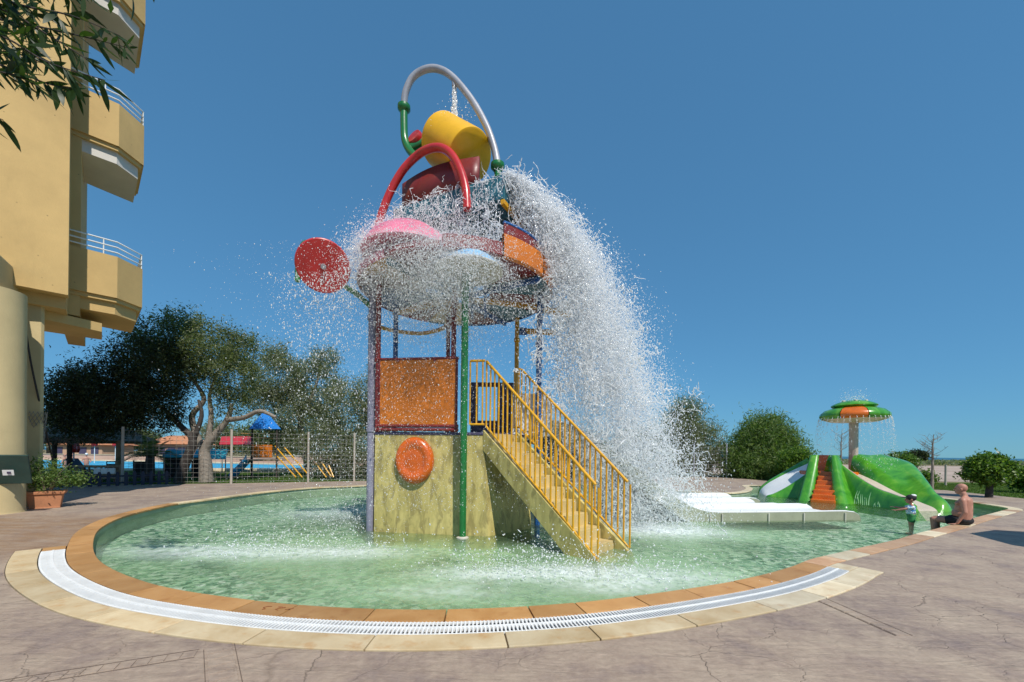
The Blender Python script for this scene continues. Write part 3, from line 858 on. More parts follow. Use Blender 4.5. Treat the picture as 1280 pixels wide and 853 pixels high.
for a, b in ((P2, P3), (P3, P4)):
    MB().beam(Vector((a.x, a.y, tz0 - 0.05)), Vector((b.x, b.y, tz0 - 0.05)), 0.08, 0.09).build('tray_beam', M['yellow'], TW)
for a in (P1, P3):
    MB().box((a.x, a.y, tz0 + 0.12), (0.12, 0.12, 0.26), 0.5).build('corner_bracket', M['red'], TW, bevel=0.015)
# red splash board on the near tray edge
sb = MB(); d = (P2 - P1); nn = Vector((d.y, -d.x, 0)).normalized()
rowsb = []
for z in (tz1 + 0.01, tz1 + 0.33, tz1 + 0.64):
    rowsb.append([P1 + d * t + nn * (0.16 * math.sin(math.pi * (t - 0.06) / 0.72) - 0.14) + Vector((0, 0, z)) for t in [0.06 + 0.72 * k / 12 for k in range(13)]])
sb.grid(rowsb)
sb.build('splash_board', M['darkred'], TW, smooth=True, solid=0.06)
# tipping bucket: open drum
bc = D(571, 187, 9.0); ba = Vector((0.60, -0.50, -0.68)).normalized()
bu = MB().lathe([(0.0, 0.60), (0.50, 0.60), (0.535, 0.585), (0.545, 0.55), (0.555, -0.58), (0.565, -0.60), (0.52, -0.60), (0.505, 0.5), (0.0, 0.52)], bc, 48, axis=ba).build('tipping_bucket', M['bucket'], TW, smooth=True, auto=40)
ax = Vector((0, 0, 1)).cross(ba).normalized()
MB().tube([bc - ax * 0.50, bc + ax * 0.54], 0.04, 10).build('bucket_axle', M['red'], TW, smooth=True)
for s in (-1, 1):
    e = bc + ax * 0.60 * s
    if e.y < bc.y: e = bc + Vector((0.1, 0.45, -0.1))
    MB().tube([e, (e.x, e.y, tz0 + 0.07)], 0.05, 10).build('bucket_post', M['red'], TW, smooth=True)
# red arch over the near edge
arch = [D(470, 293, 8.95), D(477, 268, 8.95), D(488, 240, 8.95), D(503, 214, 8.9), D(520, 196, 8.8), D(535, 187, 8.6), D(550, 185, 8.45), D(564, 193, 8.3), D(575, 212, 8.15), D(582, 236, 8.05), D(584, 262, 8.0)]
fl = Vector((arch[0].x + 0.02, arch[0].y, 5.3))
MB().tube([fl] + catmull(arch, per=6), 0.085, 14).build('red_arch', M['red'], TW, smooth=True)
# grey fill pipe with green elbows
gp = [D(505, 134, 9.3), D(507, 116, 9.25), D(516, 97, 9.2), D(532, 87, 9.15), D(549, 87, 9.1), D(567, 98, 9.0), D(590, 126, 8.85), D(608, 158, 8.7), D(618, 186, 8.6), D(622, 207, 8.5)]
pipe = MB().tube(catmull(gp, per=7), 0.075, 14).build('fill_pipe', M['grey'], TW, smooth=True)
MB().tube([D(567.5, 98, 9.0), D(568, 109, 9.0)], 0.055, 12).build('nozzle', M['grey'], pipe, smooth=True)
MB().tube(catmull([D(505, 136, 9.3), D(505, 155, 9.3), D(506, 174, 9.3), D(511, 187, 9.25), D(520, 197, 9.1)], per=5), 0.085, 14).build('green_elbow', M['green'], TW, smooth=True)
MB().tube([D(622, 208, 8.5), D(622.5, 222, 8.5), Vector((D(622.5, 222, 8.5).x - 0.05, 8.62, tz0 + 0.07))], 0.075, 12).build('green_stub', M['green'], TW, smooth=True)
for x, y, Y in ((505, 136, 9.3), (622, 209, 8.5)):
    c_ = D(x, y, Y)
    MB().lathe([(0.08, -0.09), (0.10, -0.07), (0.145, -0.02), (0.145, 0.02), (0.145, 0.06), (0.08, 0.07)], c_, 18).build('pipe_flange', M['green'], TW, smooth=True)
c_ = D(521, 176, 9.35)
dr = MB().lathe([(0, 0.12), (0.17, 0.12), (0.19, 0.08), (0.19, -0.1), (0, -0.1)], c_, 20, axis=(-0.5, -0.8, 0.35)).build('pump_cap', M['red'], TW, smooth=True)
MB().tube([D(513, 186, 9.3), D(530, 178, 9.3)], 0.09, 12).build('pump_clamp', M['green'], dr, smooth=True)

# red round drum on a green bracket at the left
dc = D(404, 333, 7.6)
da = Vector((0.40, -0.78, -0.45)).normalized()
rd = MB().lathe([(0.0, 0.05), (0.465, 0.045), (0.48, 0.03), (0.485, -0.02), (0.46, -0.08), (0.36, -0.32), (0.0, -0.32)], dc, 44, axis=da).build('red_drum', M['red'], TW, smooth=True, auto=35)
MB().lathe([(0, 0.10), (0.045, 0.10), (0.05, 0.05)], dc, 14, axis=da).build('hub', M['grey'], rd, smooth=True)
br = MB()
br.tube(catmull([D(372, 352, 7.9), D(373, 325, 7.95), D(379, 306, 8.0), D(386, 303, 8.0)], per=5), 0.05, 10)
br.tube([D(374, 340, 7.95), D(420, 352, 8.1), D(447, 368, 8.3), Vector((-2.97, 8.43, 4.55))], 0.055, 10)
br.build('drum_bracket', M['green'], TW, smooth=True)

# stairs
S0 = Vector((-0.56, 8.03, 0)); SD = Vector((1.36, 6.21, 0)) - Vector((-0.50, 7.98, 0)); SL = SD.length + 0.07; SD.normalize()
SW = Vector((-SD.y, SD.x, 0)); WID = 0.96
ztop, zbot = DZ, WZ - 0.10
slope = (ztop - zbot) / SL
def st(a, w, z): return S0 + SD * a + SW * w + Vector((0, 0, z))
NS = 10
rise, run = (ztop - zbot) / NS, SL / NS
tread_m = paint('wet_stair_render', (0.58, 0.44, 0.20), 0.4, var=0.25, scale=5, streak=True)
for k in range(NS):
    z1 = ztop - rise * (k + 1) + rise * 0.0
    m = MB(); a0s = run * k
    m.add([st(a0s, 0.06, z1 - 0.02), st(a0s + run + 0.02, 0.06, z1 - 0.02), st(a0s + run + 0.02, WID - 0.06, z1 - 0.02), st(a0s, WID - 0.06, z1 - 0.02),
           st(a0s, 0.06, z1 + 0.03), st(a0s + run + 0.02, 0.06, z1 + 0.03), st(a0s + run + 0.02, WID - 0.06, z1 + 0.03), st(a0s, WID - 0.06, z1 + 0.03)],
          [(3, 2, 1, 0), (4, 5, 6, 7), (0, 1, 5, 4), (1, 2, 6, 5), (2, 3, 7, 6), (3, 0, 4, 7)])
    t_ = m.build('stair_tread', tread_m, TW, bevel=0.008)
    m = MB(); zt = z1 + rise - 0.015
    m.add([st(a0s, 0.06, z1), st(a0s + 0.03, 0.06, z1), st(a0s + 0.03, WID - 0.06, z1), st(a0s, WID - 0.06, z1), st(a0s, 0.06, zt), st(a0s + 0.03, 0.06, zt), st(a0s + 0.03, WID - 0.06, zt), st(a0s, WID - 0.06, zt)],
          [(3, 2, 1, 0), (4, 5, 6, 7), (0, 1, 5, 4), (1, 2, 6, 5), (2, 3, 7, 6), (3, 0, 4, 7)])
    m.build('stair_riser', tread_m, TW)
for w in (0.0, WID):
    m = MB(); s0, s1 = w - 0.035, w + 0.035
    prof = [(0.0, ztop + 0.05), (SL + 0.10, zbot + 0.05), (SL + 0.12, zbot - 0.12), (SL - 0.35, zbot - 0.12), (0.0, ztop - 0.36)]
    vs = [st(a, s0, z) for a, z in prof] + [st(a, s1, z) for a, z in prof]; n = len(prof)
    m.add(vs, [tuple(range(n)), tuple(range(2 * n - 1, n - 1, -1))] + [(i, (i + 1) % n, n + (i + 1) % n, n + i) for i in range(n)])
    m.build('stringer', M['basewall'], TW, bevel=0.01)
# handrails with balusters
def handrail(w, ext, hb, ht):
    # hb/ht: rail heights above the nosing line at bottom and top
    def base_z(a): return ztop - slope * a
    def top_h(a): return ht + (hb - ht) * a / SL
    m = MB()
    m.tube([st(0.05, w, base_z(0.05) + top_h(0)), st(SL - 0.05, w, base_z(SL - 0.05) + top_h(SL))], 0.026, 10)
    m.tube([st(0.05, w, base_z(0.05) + 0.16), st(SL - 0.05, w, base_z(SL - 0.05) + 0.13), st(SL, w, base_z(SL) + 0.13)], 0.022, 10)
    if ext:
        e0 = st(0.0, w, ztop + ht - 0.02); e1 = e0 + Vector(ext)
        m.tube([e0, e1], 0.026, 10)
        m.tube([st(0.0, w, ztop + 0.16), st(0.0, w, ztop + 0.16) + Vector(ext)], 0.022, 10)
    h = m.build('handrail', M['yellow'], TW, smooth=True)
    n = 22
    for k in range(n + 1):
        a = 0.05 + (SL - 0.05) * k / n
        MB().tube([st(a, w, base_z(a) + 0.14), st(a, w, base_z(a) + top_h(a))], 0.017, 8).build('baluster', M['yellow'], h, smooth=True)
    if ext:
        for t in (0.15, 0.55, 1.0):
            b0 = st(0, w, 0) + Vector(ext) * t
            MB().tube([(b0.x, b0.y, ztop + 0.16), (b0.x, b0.y, ztop + ht - 0.02)], 0.017, 8).build('baluster', M['yellow'], h, smooth=True)
handrail(0.0, (-0.30, 0.04, 0), 1.24, 1.46)
handrail(WID + 0.08, (-0.12, 0.22, 0), 1.24, 1.46)

# ------------------------------------------------------------------ mushroom shower: green pole with sky-blue dome
MS = thing('mushroom_shower', (-0.94, 7.75, FZ), 'slim green pole rising from the pool carrying a small sky blue dome', 'water shower')
MB().tube([(-0.94, 7.75, FZ), (-0.94, 7.75, 5.0)], 0.068, 16).build('pole', M['green'], MS, smooth=True)
MB().lathe([(0.07, 0.0), (0.12, 0.01), (0.12, 0.03), (0.07, 0.05)], (-0.94, 7.75, WZ - 0.01), 18).build('foot_collar', M['pale'], MS, smooth=True)
hd = D(586, 338, 7.75)
MB().lathe([(0, 0.50), (0.2, 0.47), (0.40, 0.36), (0.58, 0.16), (0.64, 0.0)], (hd.x, hd.y, hd.z), 32).build('dome', M['sky'], MS, smooth=True)
MB().lathe([(0.66, 0.0), (0.67, -0.03), (0.6, -0.06), (0.3, -0.07), (0.0, -0.07)], (hd.x, hd.y, hd.z - 0.01), 32).build('dome_underside', M['pale'], MS, smooth=True)
MB().tube([(-0.94, 7.75, 4.9), (hd.x, hd.y, hd.z)], 0.06, 12).build('stem', M['green'], MS, smooth=True)

# ------------------------------------------------------------------ wide white slide
WS = thing('wide_slide', (6.5, 12.0, FZ), 'wide white multi-lane slide running down from the tower into the pool', 'slide')
sd = Vector((4.24, 0.53, 0)).normalized(); sn = Vector((-sd.y, sd.x, 0)); so = Vector((5.04, 10.05, 0))
prof = [(-4.2, 2.35), (-3.6, 2.2), (-2.8, 1.75), (-2.0, 1.22), (-1.6, 0.93), (-1.2, 0.63), (-0.8, 0.38), (-0.4, 0.20), (0.0, 0.115), (0.6, 0.10), (2.0, 0.10), (3.4, 0.11)]
LW = [(0.0, 1.55, 4.25), (1.62, 3.05, 3.55), (3.12, 4.7, 3.9)]
def sp(s, w, z): return so + sd * s + sn * w + Vector((0, 0, z))
pf = [Vector((a, 0, b)) for a, b in prof]
pf = catmull(pf, per=4)
for li, (w0, w1, end) in enumerate(LW):
    pts = [(p.x, p.z) for p in pf if p.x < end - 0.5] + [(end - 0.45, 0.11), (end - 0.2, 0.08), (end - 0.05, 0.0), (end, -0.16)]
    m = MB(); rows_ = []
    ww = [w0, w0 + 0.03, w0 + 0.09, w0 + 0.14, w0 + 0.3, (w0 + w1) / 2, w1 - 0.3, w1 - 0.14, w1 - 0.09, w1 - 0.03, w1]
    dz = [0.0, 0.02, 0.015, -0.05, -0.085, -0.095, -0.085, -0.05, 0.015, 0.02, 0.0]
    for (a, z) in pts: rows_.append([sp(a, w, z + k) for w, k in zip(ww, dz)])
    m.grid(rows_)
    m.build('lane', M['white'], WS, smooth=True, auto=60)
    # side skirts
    for w in ((w0, w1) if li == 2 else (w0,)):
        sk = MB(); rr = []
        low = []
        for (a, z) in pts: low.append(max(-0.16 if a > -1.0 else -9, z - 0.40))
        rr = [[sp(a, w + 0.012, z - 0.002) for a, z in pts], [sp(a, w + 0.012, min(z - 0.01, l)) for (a, z), l in zip(pts, low)]]
        sk.grid(rr); sk.build('side_skirt', M['slideside'], WS, solid=0.02)
        if li == 0:
            lp = MB(); lp.grid([[sp(a, w + 0.01, l) for (a, z), l in zip(pts, low) if a < 0.0], [sp(a, w - 0.07, l - 0.03) for (a, z), l in zip(pts, low) if a < 0.0]])
            lp.build('lower_lip', M['slideside'], WS, solid=0.02)
            for a in (-0.05, 0.27, 1.55, 2.55, 3.75):
                MB().box(sp(a, w - 0.015, -0.06), (0.03, 0.04, 0.26), math.atan2(sd.y, sd.x)).build('rib', M['pale'], WS, bevel=0.005)
    # legs under the raised part
    for a in (-3.9, -2.4):
        z = 2.2 if a < -3 else 1.3
        for w in (w0 + 0.25, w1 - 0.25):
            b_ = sp(a, w, 0)
            MB().tube([(b_.x, b_.y, FZ), (b_.x, b_.y, z)], 0.05, 10).build('leg', M['blue'], WS, smooth=True)
# start deck behind the tower
pd_ = [sp(-4.15, 0.0, 0), sp(-4.15, 4.7, 0), sp(-5.1, 4.7, 0), sp(-5.1, 0.0, 0)]
MB().prism([(p.x, p.y) for p in pd_], 1.95, 2.05).build('start_deck', M['white'], WS)
for w in (0.15, 2.4, 4.5):
    b_ = sp(-4.9, w, 0); MB().tube([(b_.x, b_.y, FZ), (b_.x, b_.y, 1.95)], 0.06, 10).build('leg', M['blue'], WS, smooth=True)
for w in (0.0, 4.7):
    MB().wall(sp(-4.15, w, 0), sp(-5.05, w, 0), 2.06, 2.95, 0.05).build('side_panel', M['white'], WS, bevel=0.02)
MB().box((4.94, 9.56, FZ + 0.012), (0.42, 0.36, 0.02), 0.2).build('suction_cover', M['navy']); tag(bpy.data.objects['suction_cover'], 'dark square suction cover on the pool floor by the slide', 'drain cover')
# ------------------------------------------------------------------ green island with slides, steps and mushroom
IS = thing('mushroom_island', (12.6, 15.6, FZ), 'green fibreglass play island with orange steps, two slides and a mushroom fountain', 'play island')
def loft(T0, T1, side, ts, secs, cols, name, mat, parent, per=6, flip=False, solid=0.0):
    T0, T1, side = Vector(T0), Vector(T1), Vector(side)
    curves = []
    for c in cols:
        pts = [T0.lerp(T1, t) + side * s[c][0] + Vector((0, 0, s[c][1])) for t, s in zip(ts, secs)]
        curves.append(catmull(pts, per=per))
    rows_ = list(zip(*curves))
    # refine across
    fine = [catmull(r, per=3) for r in rows_]
    m = MB(); m.grid(fine)
    return m.build(name, mat, parent, smooth=True, auto=70, solid=solid), curves
ts = [0.0, 0.3, 0.6, 0.85, 1.0, 1.07]
secs = [
 [(-1.0, -0.4), (-0.75, 0.8), (-0.55, 1.52), (-0.42, 1.55), (-0.36, 1.0), (0, 0.93), (0.36, 1.0), (0.52, 1.60), (1.2, 1.61), (1.85, 1.6), (2.2, 0.9), (2.5, -0.4)],
 [(-1.0, -0.4), (-0.72, 0.4), (-0.52, 0.92), (-0.42, 0.95), (-0.34, 0.70), (0, 0.62), (0.36, 0.7), (0.60, 0.98), (1.2, 1.16), (1.85, 1.35), (2.15, 0.7), (2.4, -0.4)],
 [(-0.9, -0.4), (-0.7, 0.1), (-0.52, 0.45), (-0.42, 0.48), (-0.34, 0.30), (0, 0.22), (0.36, 0.32), (0.55, 0.46), (0.9, 0.66), (1.3, 0.88), (1.6, 0.4), (1.85, -0.4)],
 [(-0.8, -0.4), (-0.65, 0.05), (-0.52, 0.25), (-0.42, 0.28), (-0.34, 0.06), (0, 0.0), (0.36, 0.08), (0.5, 0.22), (0.65, 0.36), (0.85, 0.42), (1.05, 0.1), (1.2, -0.4)],
 [(-0.7, -0.4), (-0.6, -0.02), (-0.5, 0.13), (-0.42, 0.15), (-0.32, -0.08), (0, -0.12), (0.34, -0.08), (0.45, 0.05), (0.55, 0.12), (0.7, 0.13), (0.85, -0.05), (0.95, -0.4)],
 [(-0.5, -0.42), (-0.45, -0.42), (-0.4, -0.42), (-0.35, -0.42), (-0.2, -0.42), (0, -0.42), (0.2, -0.42), (0.4, -0.42), (0.45, -0.42), (0.5, -0.42), (0.6, -0.42), (0.65, -0.42)]]
T0, T1 = (13.1, 15.9, 0), (12.95, 12.5, 0)
side = Vector((1, 0.04, 0)).normalized()
_, cv = loft(T0, T1, side, ts, secs, [0, 1, 2, 3, 4], 'slide_flank', M['island'], IS)
MB().tube([p + Vector((0.02, 0, 0.01)) for p in cv[3][1:-8]], 0.02, 8).build('slide_edge', M['channel'], IS, smooth=True)
loft(T0, T1, side, ts, secs, [4, 5, 6], 'slide_channel', M['channel'], IS)
_, cv2 = loft(T0, T1, side, ts, secs, [6, 7, 8, 9, 10, 11], 'hill_flank', M['island'], IS)
# back wall closing the hill
bwl = [c[0] for c in cv2]
MB().grid([bwl, [Vector((p.x + 0.05, p.y + 0.25, -0.4)) for p in bwl]]).build('hill_back', M['island'], IS)
# foot lobes at the slide end
for x, y, r in ((1150, 632, 0.24), (1160, 630, 0.22), (1141, 634, 0.2)):
    p = G(x, y + 3, WZ)
    MB().lathe([(0, r), (r * 0.5, r * 0.86), (r * 0.86, r * 0.5), (r, 0), (r, -0.3)], (p.x, p.y + 0.15, WZ + 0.02), 16, sy=1.3).build('foot_lobe', M['island'], IS, smooth=True)
# orange steps
sax = Vector((0.66, 0.75, 0)).normalized(); spx = Vector((0.75, -0.66, 0)).normalized(); s00 = Vector((11.22, 14.42, 0))
NSt = 7
for k in range(NSt):
    z = -0.02 + (0.95 + 0.02) * k / (NSt - 1)
    w = 0.36 - 0.13 * k / (NSt - 1)
    a, b2 = s00 + sax * (k * 0.26), s00 + sax * (k * 0.26 + 0.34)
    MB().prism([(q.x, q.y) for q in (a - spx * w, a + spx * w, b2 + spx * w, b2 - spx * w)], -0.4, z).build('step', M['islandorange'], IS, bevel=0.03)
# ridge pillars either side of the steps
def ridge(bl, br, bY, tl, tr_, tz, name, mat, bulge):
    m = MB(); rows_ = []
    for i in range(9):
        t = i / 8.0
        z = -0.4 + (tz + 0.4) * t
        e = t ** 0.85
        l = Vector(bl).lerp(Vector(tl), e); r = Vector(br).lerp(Vector(tr_), e)
        row = []
        for j in range(9):
            s = j / 8.0
            p = l.lerp(r, s)
            out = Vector((-0.62, -0.78, 0)) * bulge * math.sin(math.pi * s) * (1 - 0.4 * t)
            row.append((p.x + out.x, p.y + out.y, z))
        rows_.append(row)
    rows_.append([(p[0] + 0.25, p[1] + 0.28, tz - 0.05) for p in rows_[-1]])
    m.grid(rows_); return m.build(name, mat, IS, smooth=True, auto=60, solid=0.03)
ridge((11.42, 14.15, 0), (12.1, 13.9, 0), 0, (12.40, 15.55, 0), (12.78, 15.6, 0), 1.58, 'ridge', M['island'], 0.30)
ridge((10.55, 14.85, 0), (10.95, 14.62, 0), 0, (12.0, 16.1, 0), (12.2, 15.9, 0), 1.58, 'ridge', M['island'], 0.12)
# orange inner walls of the lookout
for a_, b_, z0_, z1_ in (((12.02, 16.02), (12.75, 16.75), 0.5, 1.55), ((12.9, 16.95), (13.75, 16.75), 0.6, 1.6)):
    MB().wall(a_, b_, z0_, z1_, 0.08).build('lookout_wall', M['islandorange'], IS, bevel=0.02)
MB().lathe([(0, 0.95), (0.95, 0.95), (1.0, 0.9), (1.1, -0.4)], (12.95, 16.35, 0), 24).build('lookout_floor', M['islandorange'], IS, smooth=True)
# white slide to the left
ts2 = [0, 0.3, 0.6, 0.85, 1.0, 1.06]
secs2 = [
 [(-1.1, -0.4), (-0.9, 0.4), (-0.62, 1.12), (-0.52, 1.15), (-0.45, 1.05), (0, 1.10), (0.45, 1.25), (0.55, 1.4), (0.7, 1.3), (1.1, -0.4)],
 [(-1.0, -0.4), (-0.85, 0.2), (-0.64, 0.66), (-0.54, 0.68), (-0.48, 0.62), (0, 0.72), (0.5, 0.95), (0.6, 1.05), (0.75, 0.95), (1.0, -0.4)],
 [(-0.9, -0.4), (-0.8, 0.0), (-0.66, 0.25), (-0.58, 0.27), (-0.54, 0.24), (0, 0.38), (0.55, 0.62), (0.65, 0.7), (0.8, 0.6), (0.95, -0.4)],
 [(-0.85, -0.4), (-0.78, -0.1), (-0.70, -0.02), (-0.62, 0.0), (-0.58, -0.03), (0, 0.08), (0.6, 0.3), (0.7, 0.36), (0.84, 0.3), (0.95, -0.4)],
 [(-0.8, -0.4), (-0.75, -0.2), (-0.70, -0.12), (-0.64, -0.12), (-0.6, -0.15), (0, -0.12), (0.62, -0.02), (0.72, 0.08), (0.84, 0.0), (0.92, -0.4)],
 [(-0.7, -0.45), (-0.66, -0.45), (-0.6, -0.45), (-0.55, -0.45), (-0.5, -0.45), (0, -0.45), (0.6, -0.45), (0.65, -0.45), (0.7, -0.45), (0.75, -0.45)]]
T20, T21 = (12.35, 16.45, 0), (10.75, 17.1, 0)
side2 = Vector((0.36, 0.93, 0)).normalized()
loft(T20, T21, side2, ts2, secs2, [0, 1, 2, 3, 4], 'slide_flank', M['island'], IS)
loft(T20, T21, side2, ts2, secs2, [4, 5, 6], 'slide_channel', M['white'], IS)
loft(T20, T21, side2, ts2, secs2, [6, 7, 8, 9], 'slide_flank', M['island'], IS)
# painted white grass tufts on the flank
grass_paint = paint('painted_grass_pale', (0.17, 0.36, 0.14), 0.4)
for bx, by in ((1068, 630), (1078, 632), (1092, 634)):
    for k in range(4):
        m = MB(); x0 = bx + k * 2.5
        dx = random.uniform(-3, 5)
        h = random.uniform(9, 17) if bx < 1085 else random.uniform(4, 8)
        Yb = 13.35 - (x0 - 1066) * 0.028
        pts = [D(x0 + dx * t * t, by - h * t, Yb + 0.33 * t * h / 17) for t in (0, 0.33, 0.66, 1)]
        m.tube(pts, [0.014, 0.013, 0.009, 0.003], 6); m.build('painted_grass', grass_paint, IS, smooth=True)
# mushroom
mc = Vector((13.70, 16.05, 0))
MB().tube([mc + Vector((0, 0, 0.6)), mc + Vector((0, 0, 3.15))], 0.15, 24).build('mushroom_stem', paint('stem_beige', (0.50, 0.40, 0.33), 0.35), IS, smooth=True)
for k in range(8):
    t0 = k * math.pi / 4 - math.pi / 8 - RAD(130)
    mt = M['islandorange'] if k in (0, 3, 5) else M['island']
    MB().lathe([(0.42, 3.50), (0.70, 3.49), (0.95, 3.40), (1.10, 3.25), (1.11, 3.14), (1.03, 3.04), (0.88, 3.02)], mc, 8, a0=t0 + 0.012, a1=t0 + math.pi / 4 - 0.012).build('cap_segment', mt, IS, smooth=True, auto=80)
MB().lathe([(0.0, 3.80), (0.28, 3.79), (0.52, 3.72), (0.70, 3.63), (0.74, 3.58), (0.70, 3.53), (0.5, 3.47), (0, 3.46)], mc, 32).build('cap_top', M['island'], IS, smooth=True, auto=60)
MB().lathe([(1.02, 3.04), (0.75, 2.94), (0.4, 2.93), (0.14, 2.9)], mc, 32).build('cap_underside', M['channel'], IS, smooth=True)
for k in range(6):
    t0 = k * math.pi / 3 - 1.1
    MB().lathe([(0, 0.06), (0.05, 0.04), (0.06, 0)], mc + Vector((math.cos(t0) * 0.4, math.sin(t0) * 0.4, 3.745)), 10).build('jet_nozzle', M['pale'], IS, smooth=True)

# ------------------------------------------------------------------ people
def capsule(m, p, q, r0, r1, n=12):
    p, q = Vector(p), Vector(q); d = (q - p).normalized(); L = (q - p).length
    pr = []
    for k in range(5):
        a = -math.pi / 2 + math.pi / 2 * k / 4; pr.append((max(1e-4, r0 * math.cos(a)), r0 * math.sin(a)))
    for k in range(5):
        a = math.pi / 2 * k / 4; pr.append((max(1e-4, r1 * math.cos(a)), L + r1 * math.sin(a)))
    t = MB().lathe(pr, p, n, axis=d)
    b = len(t.v); t.f.append(tuple(range(0, b, len(pr)))); t.f.append(tuple(range(len(pr) - 1, b, len(pr)))[::-1])
    m.add(t.v, t.f)
def ellip(m, c, r, rot=None, n=14):
    pr = [(max(1e-3, math.cos(a)), math.sin(a)) for a in [-math.pi / 2 + math.pi * k / 10 for k in range(11)]]
    t = MB().lathe(pr, (0, 0, 0), n)
    rot = rot or Matrix.Identity(3)
    b = len(t.v); t.f.append(tuple(range(0, b, 11))); t.f.append(tuple(range(10, b, 11))[::-1])
    m.add([Vector(c) + rot @ Vector((p[0] * r[0], p[1] * r[1], p[2] * r[2])) for p in t.v], t.f)
def flesh(m, name, mat, loc, rz, parent, voxel, smooth=6, scale=1.0):
    me = bpy.data.meshes.new(name); me.from_pydata([tuple(Vector(p) * scale) for p in m.v], [], m.f); me.update()
    bm = bmesh.new(); bm.from_mesh(me); bmesh.ops.remove_doubles(bm, verts=bm.verts, dist=1e-5)
    bmesh.ops.recalc_face_normals(bm, faces=bm.faces); bm.to_mesh(me); bm.free()
    o = bpy.data.objects.new(name, me); COL.objects.link(o)
    r = o.modifiers.new('r', 'REMESH'); r.mode = 'VOXEL'; r.voxel_size = voxel; r.use_smooth_shade = True
    s = o.modifiers.new('s', 'SMOOTH'); s.iterations = smooth; s.factor = 0.5
    dg = bpy.context.evaluated_depsgraph_get(); ev = o.evaluated_get(dg)
    me2 = bpy.data.meshes.new_from_object(ev); me2.materials.clear(); me2.materials.append(mat)
    me2.polygons.foreach_set('use_smooth', [True] * len(me2.polygons))
    bpy.data.objects.remove(o)
    o2 = bpy.data.objects.new(name, me2); COL.objects.link(o2)
    if parent is not None:
        o2.parent = parent
    else:
        o2.location = loc; o2.rotation_euler = (0, 0, rz)
    return o2
def hand(m, wrist, fdir, palm_n, s=1.0):
    f = Vector(fdir).normalized(); nrm = Vector(palm_n).normalized(); l = f.cross(nrm).normalized()
    w = Vector(wrist)
    ellip(m, w + f * 0.05 * s, (0.045 * s, 0.05 * s, 0.016 * s), Matrix((l, f, nrm)).transposed())
    for k, (o, L) in enumerate(((-0.032, 0.062), (-0.011, 0.075), (0.011, 0.070), (0.032, 0.055))):
        b = w + f * 0.088 * s + l * o * s; mid = b + f * L * 0.5 * s + nrm * 0.002 * s; e = mid + (f * 0.85 - nrm * 0.5).normalized() * L * 0.5 * s
        capsule(m, b, mid, 0.0095 * s, 0.0088 * s, 8); capsule(m, mid, e, 0.0088 * s, 0.0075 * s, 8)
    b = w + f * 0.03 * s - l * 0.04 * s; e = b + (f * 0.6 - l * 0.75).normalized() * 0.05 * s
    capsule(m, b, e, 0.012 * s, 0.0095 * s, 8); capsule(m, e, e + f * 0.026 * s, 0.0095 * s, 0.008 * s, 8)
def head(m, c, s=1.0, pitch=0.0):
    R_ = Matrix.Rotation(pitch, 3, 'Y'); c = Vector(c)
    def P(x, y, z): return c + R_ @ Vector((x * s, y * s, z * s))
    ellip(m, P(-0.012, 0, 0.025), (0.098 * s, 0.077 * s, 0.098 * s))
    ellip(m, P(0.03, 0, -0.045), (0.062 * s, 0.058 * s, 0.075 * s))
    ellip(m, P(0.055, 0, -0.088), (0.032 * s, 0.034 * s, 0.026 * s))
    capsule(m, P(0.088, 0, 0.012), P(0.112, 0, -0.028), 0.010 * s, 0.016 * s, 8)
    ellip(m, P(0.09, 0, -0.062), (0.014 * s, 0.026 * s, 0.008 * s)); ellip(m, P(0.088, 0, -0.076), (0.013 * s, 0.022 * s, 0.008 * s))
    ellip(m, P(0.082, 0, 0.035), (0.016 * s, 0.058 * s, 0.010 * s))
    for k in (-1, 1):
        ellip(m, P(-0.012, 0.080 * k, -0.012), (0.022 * s, 0.012 * s, 0.034 * s))

# man sitting on the coping; local x = the way he faces
man = thing('person', (10.40, 9.20, 0.0), 'bald man in black swim shorts sitting on the pool coping with legs in the water', 'person')
fdir = Vector((-0.55, 0.83, 0)); man.rotation_euler = (0, 0, math.atan2(fdir.y, fdir.x))
mb = MB()
ellip(mb, (0.0, 0, 0.13), (0.15, 0.19, 0.13)); ellip(mb, (0.03, 0, 0.27), (0.165, 0.185, 0.14)); ellip(mb, (0.0, 0, 0.40), (0.15, 0.185, 0.15)); ellip(mb, (-0.02, 0, 0.52), (0.125, 0.19, 0.12))
ellip(mb, (-0.035, 0, 0.60), (0.09, 0.17, 0.06)); capsule(mb, (-0.02, 0.07, 0.16), (-0.045, 0.07, 0.56), 0.118, 0.095); capsule(mb, (-0.02, -0.07, 0.16), (-0.045, -0.07, 0.56), 0.118, 0.095)
for k in (-1, 1):
    ellip(mb, (0.07, 0.085 * k, 0.50), (0.06, 0.085, 0.06))
    capsule(mb, (-0.02, 0.06 * k, 0.63), (-0.02, 0.195 * k, 0.585), 0.05, 0.062)
    capsule(mb, (-0.02, 0.21 * k, 0.575), (-0.06, 0.265 * k, 0.32), 0.058, 0.046)
    capsule(mb, (-0.06, 0.265 * k, 0.32), (0.055, 0.27 * k, 0.065), 0.045, 0.029)
    hand(mb, (0.06, 0.27 * k, 0.045), (0.97, 0.15 * k, -0.12), (0, 0, 1))
    capsule(mb, (0.03, 0.095 * k, 0.10), (0.46, 0.125 * k, 0.085), 0.098, 0.066)
    capsule(mb, (0.46, 0.125 * k, 0.08), (0.44, 0.125 * k, -0.18), 0.062, 0.058); capsule(mb, (0.44, 0.125 * k, -0.16), (0.42, 0.125 * k, -0.33), 0.056, 0.038)
    ellip(mb, (0.50, 0.13 * k, -0.365), (0.13, 0.048, 0.035))
capsule(mb, (-0.03, 0, 0.60), (0.015, 0, 0.74), 0.066, 0.058)
head(mb, (0.045, 0, 0.83), 1.03, 0.06)
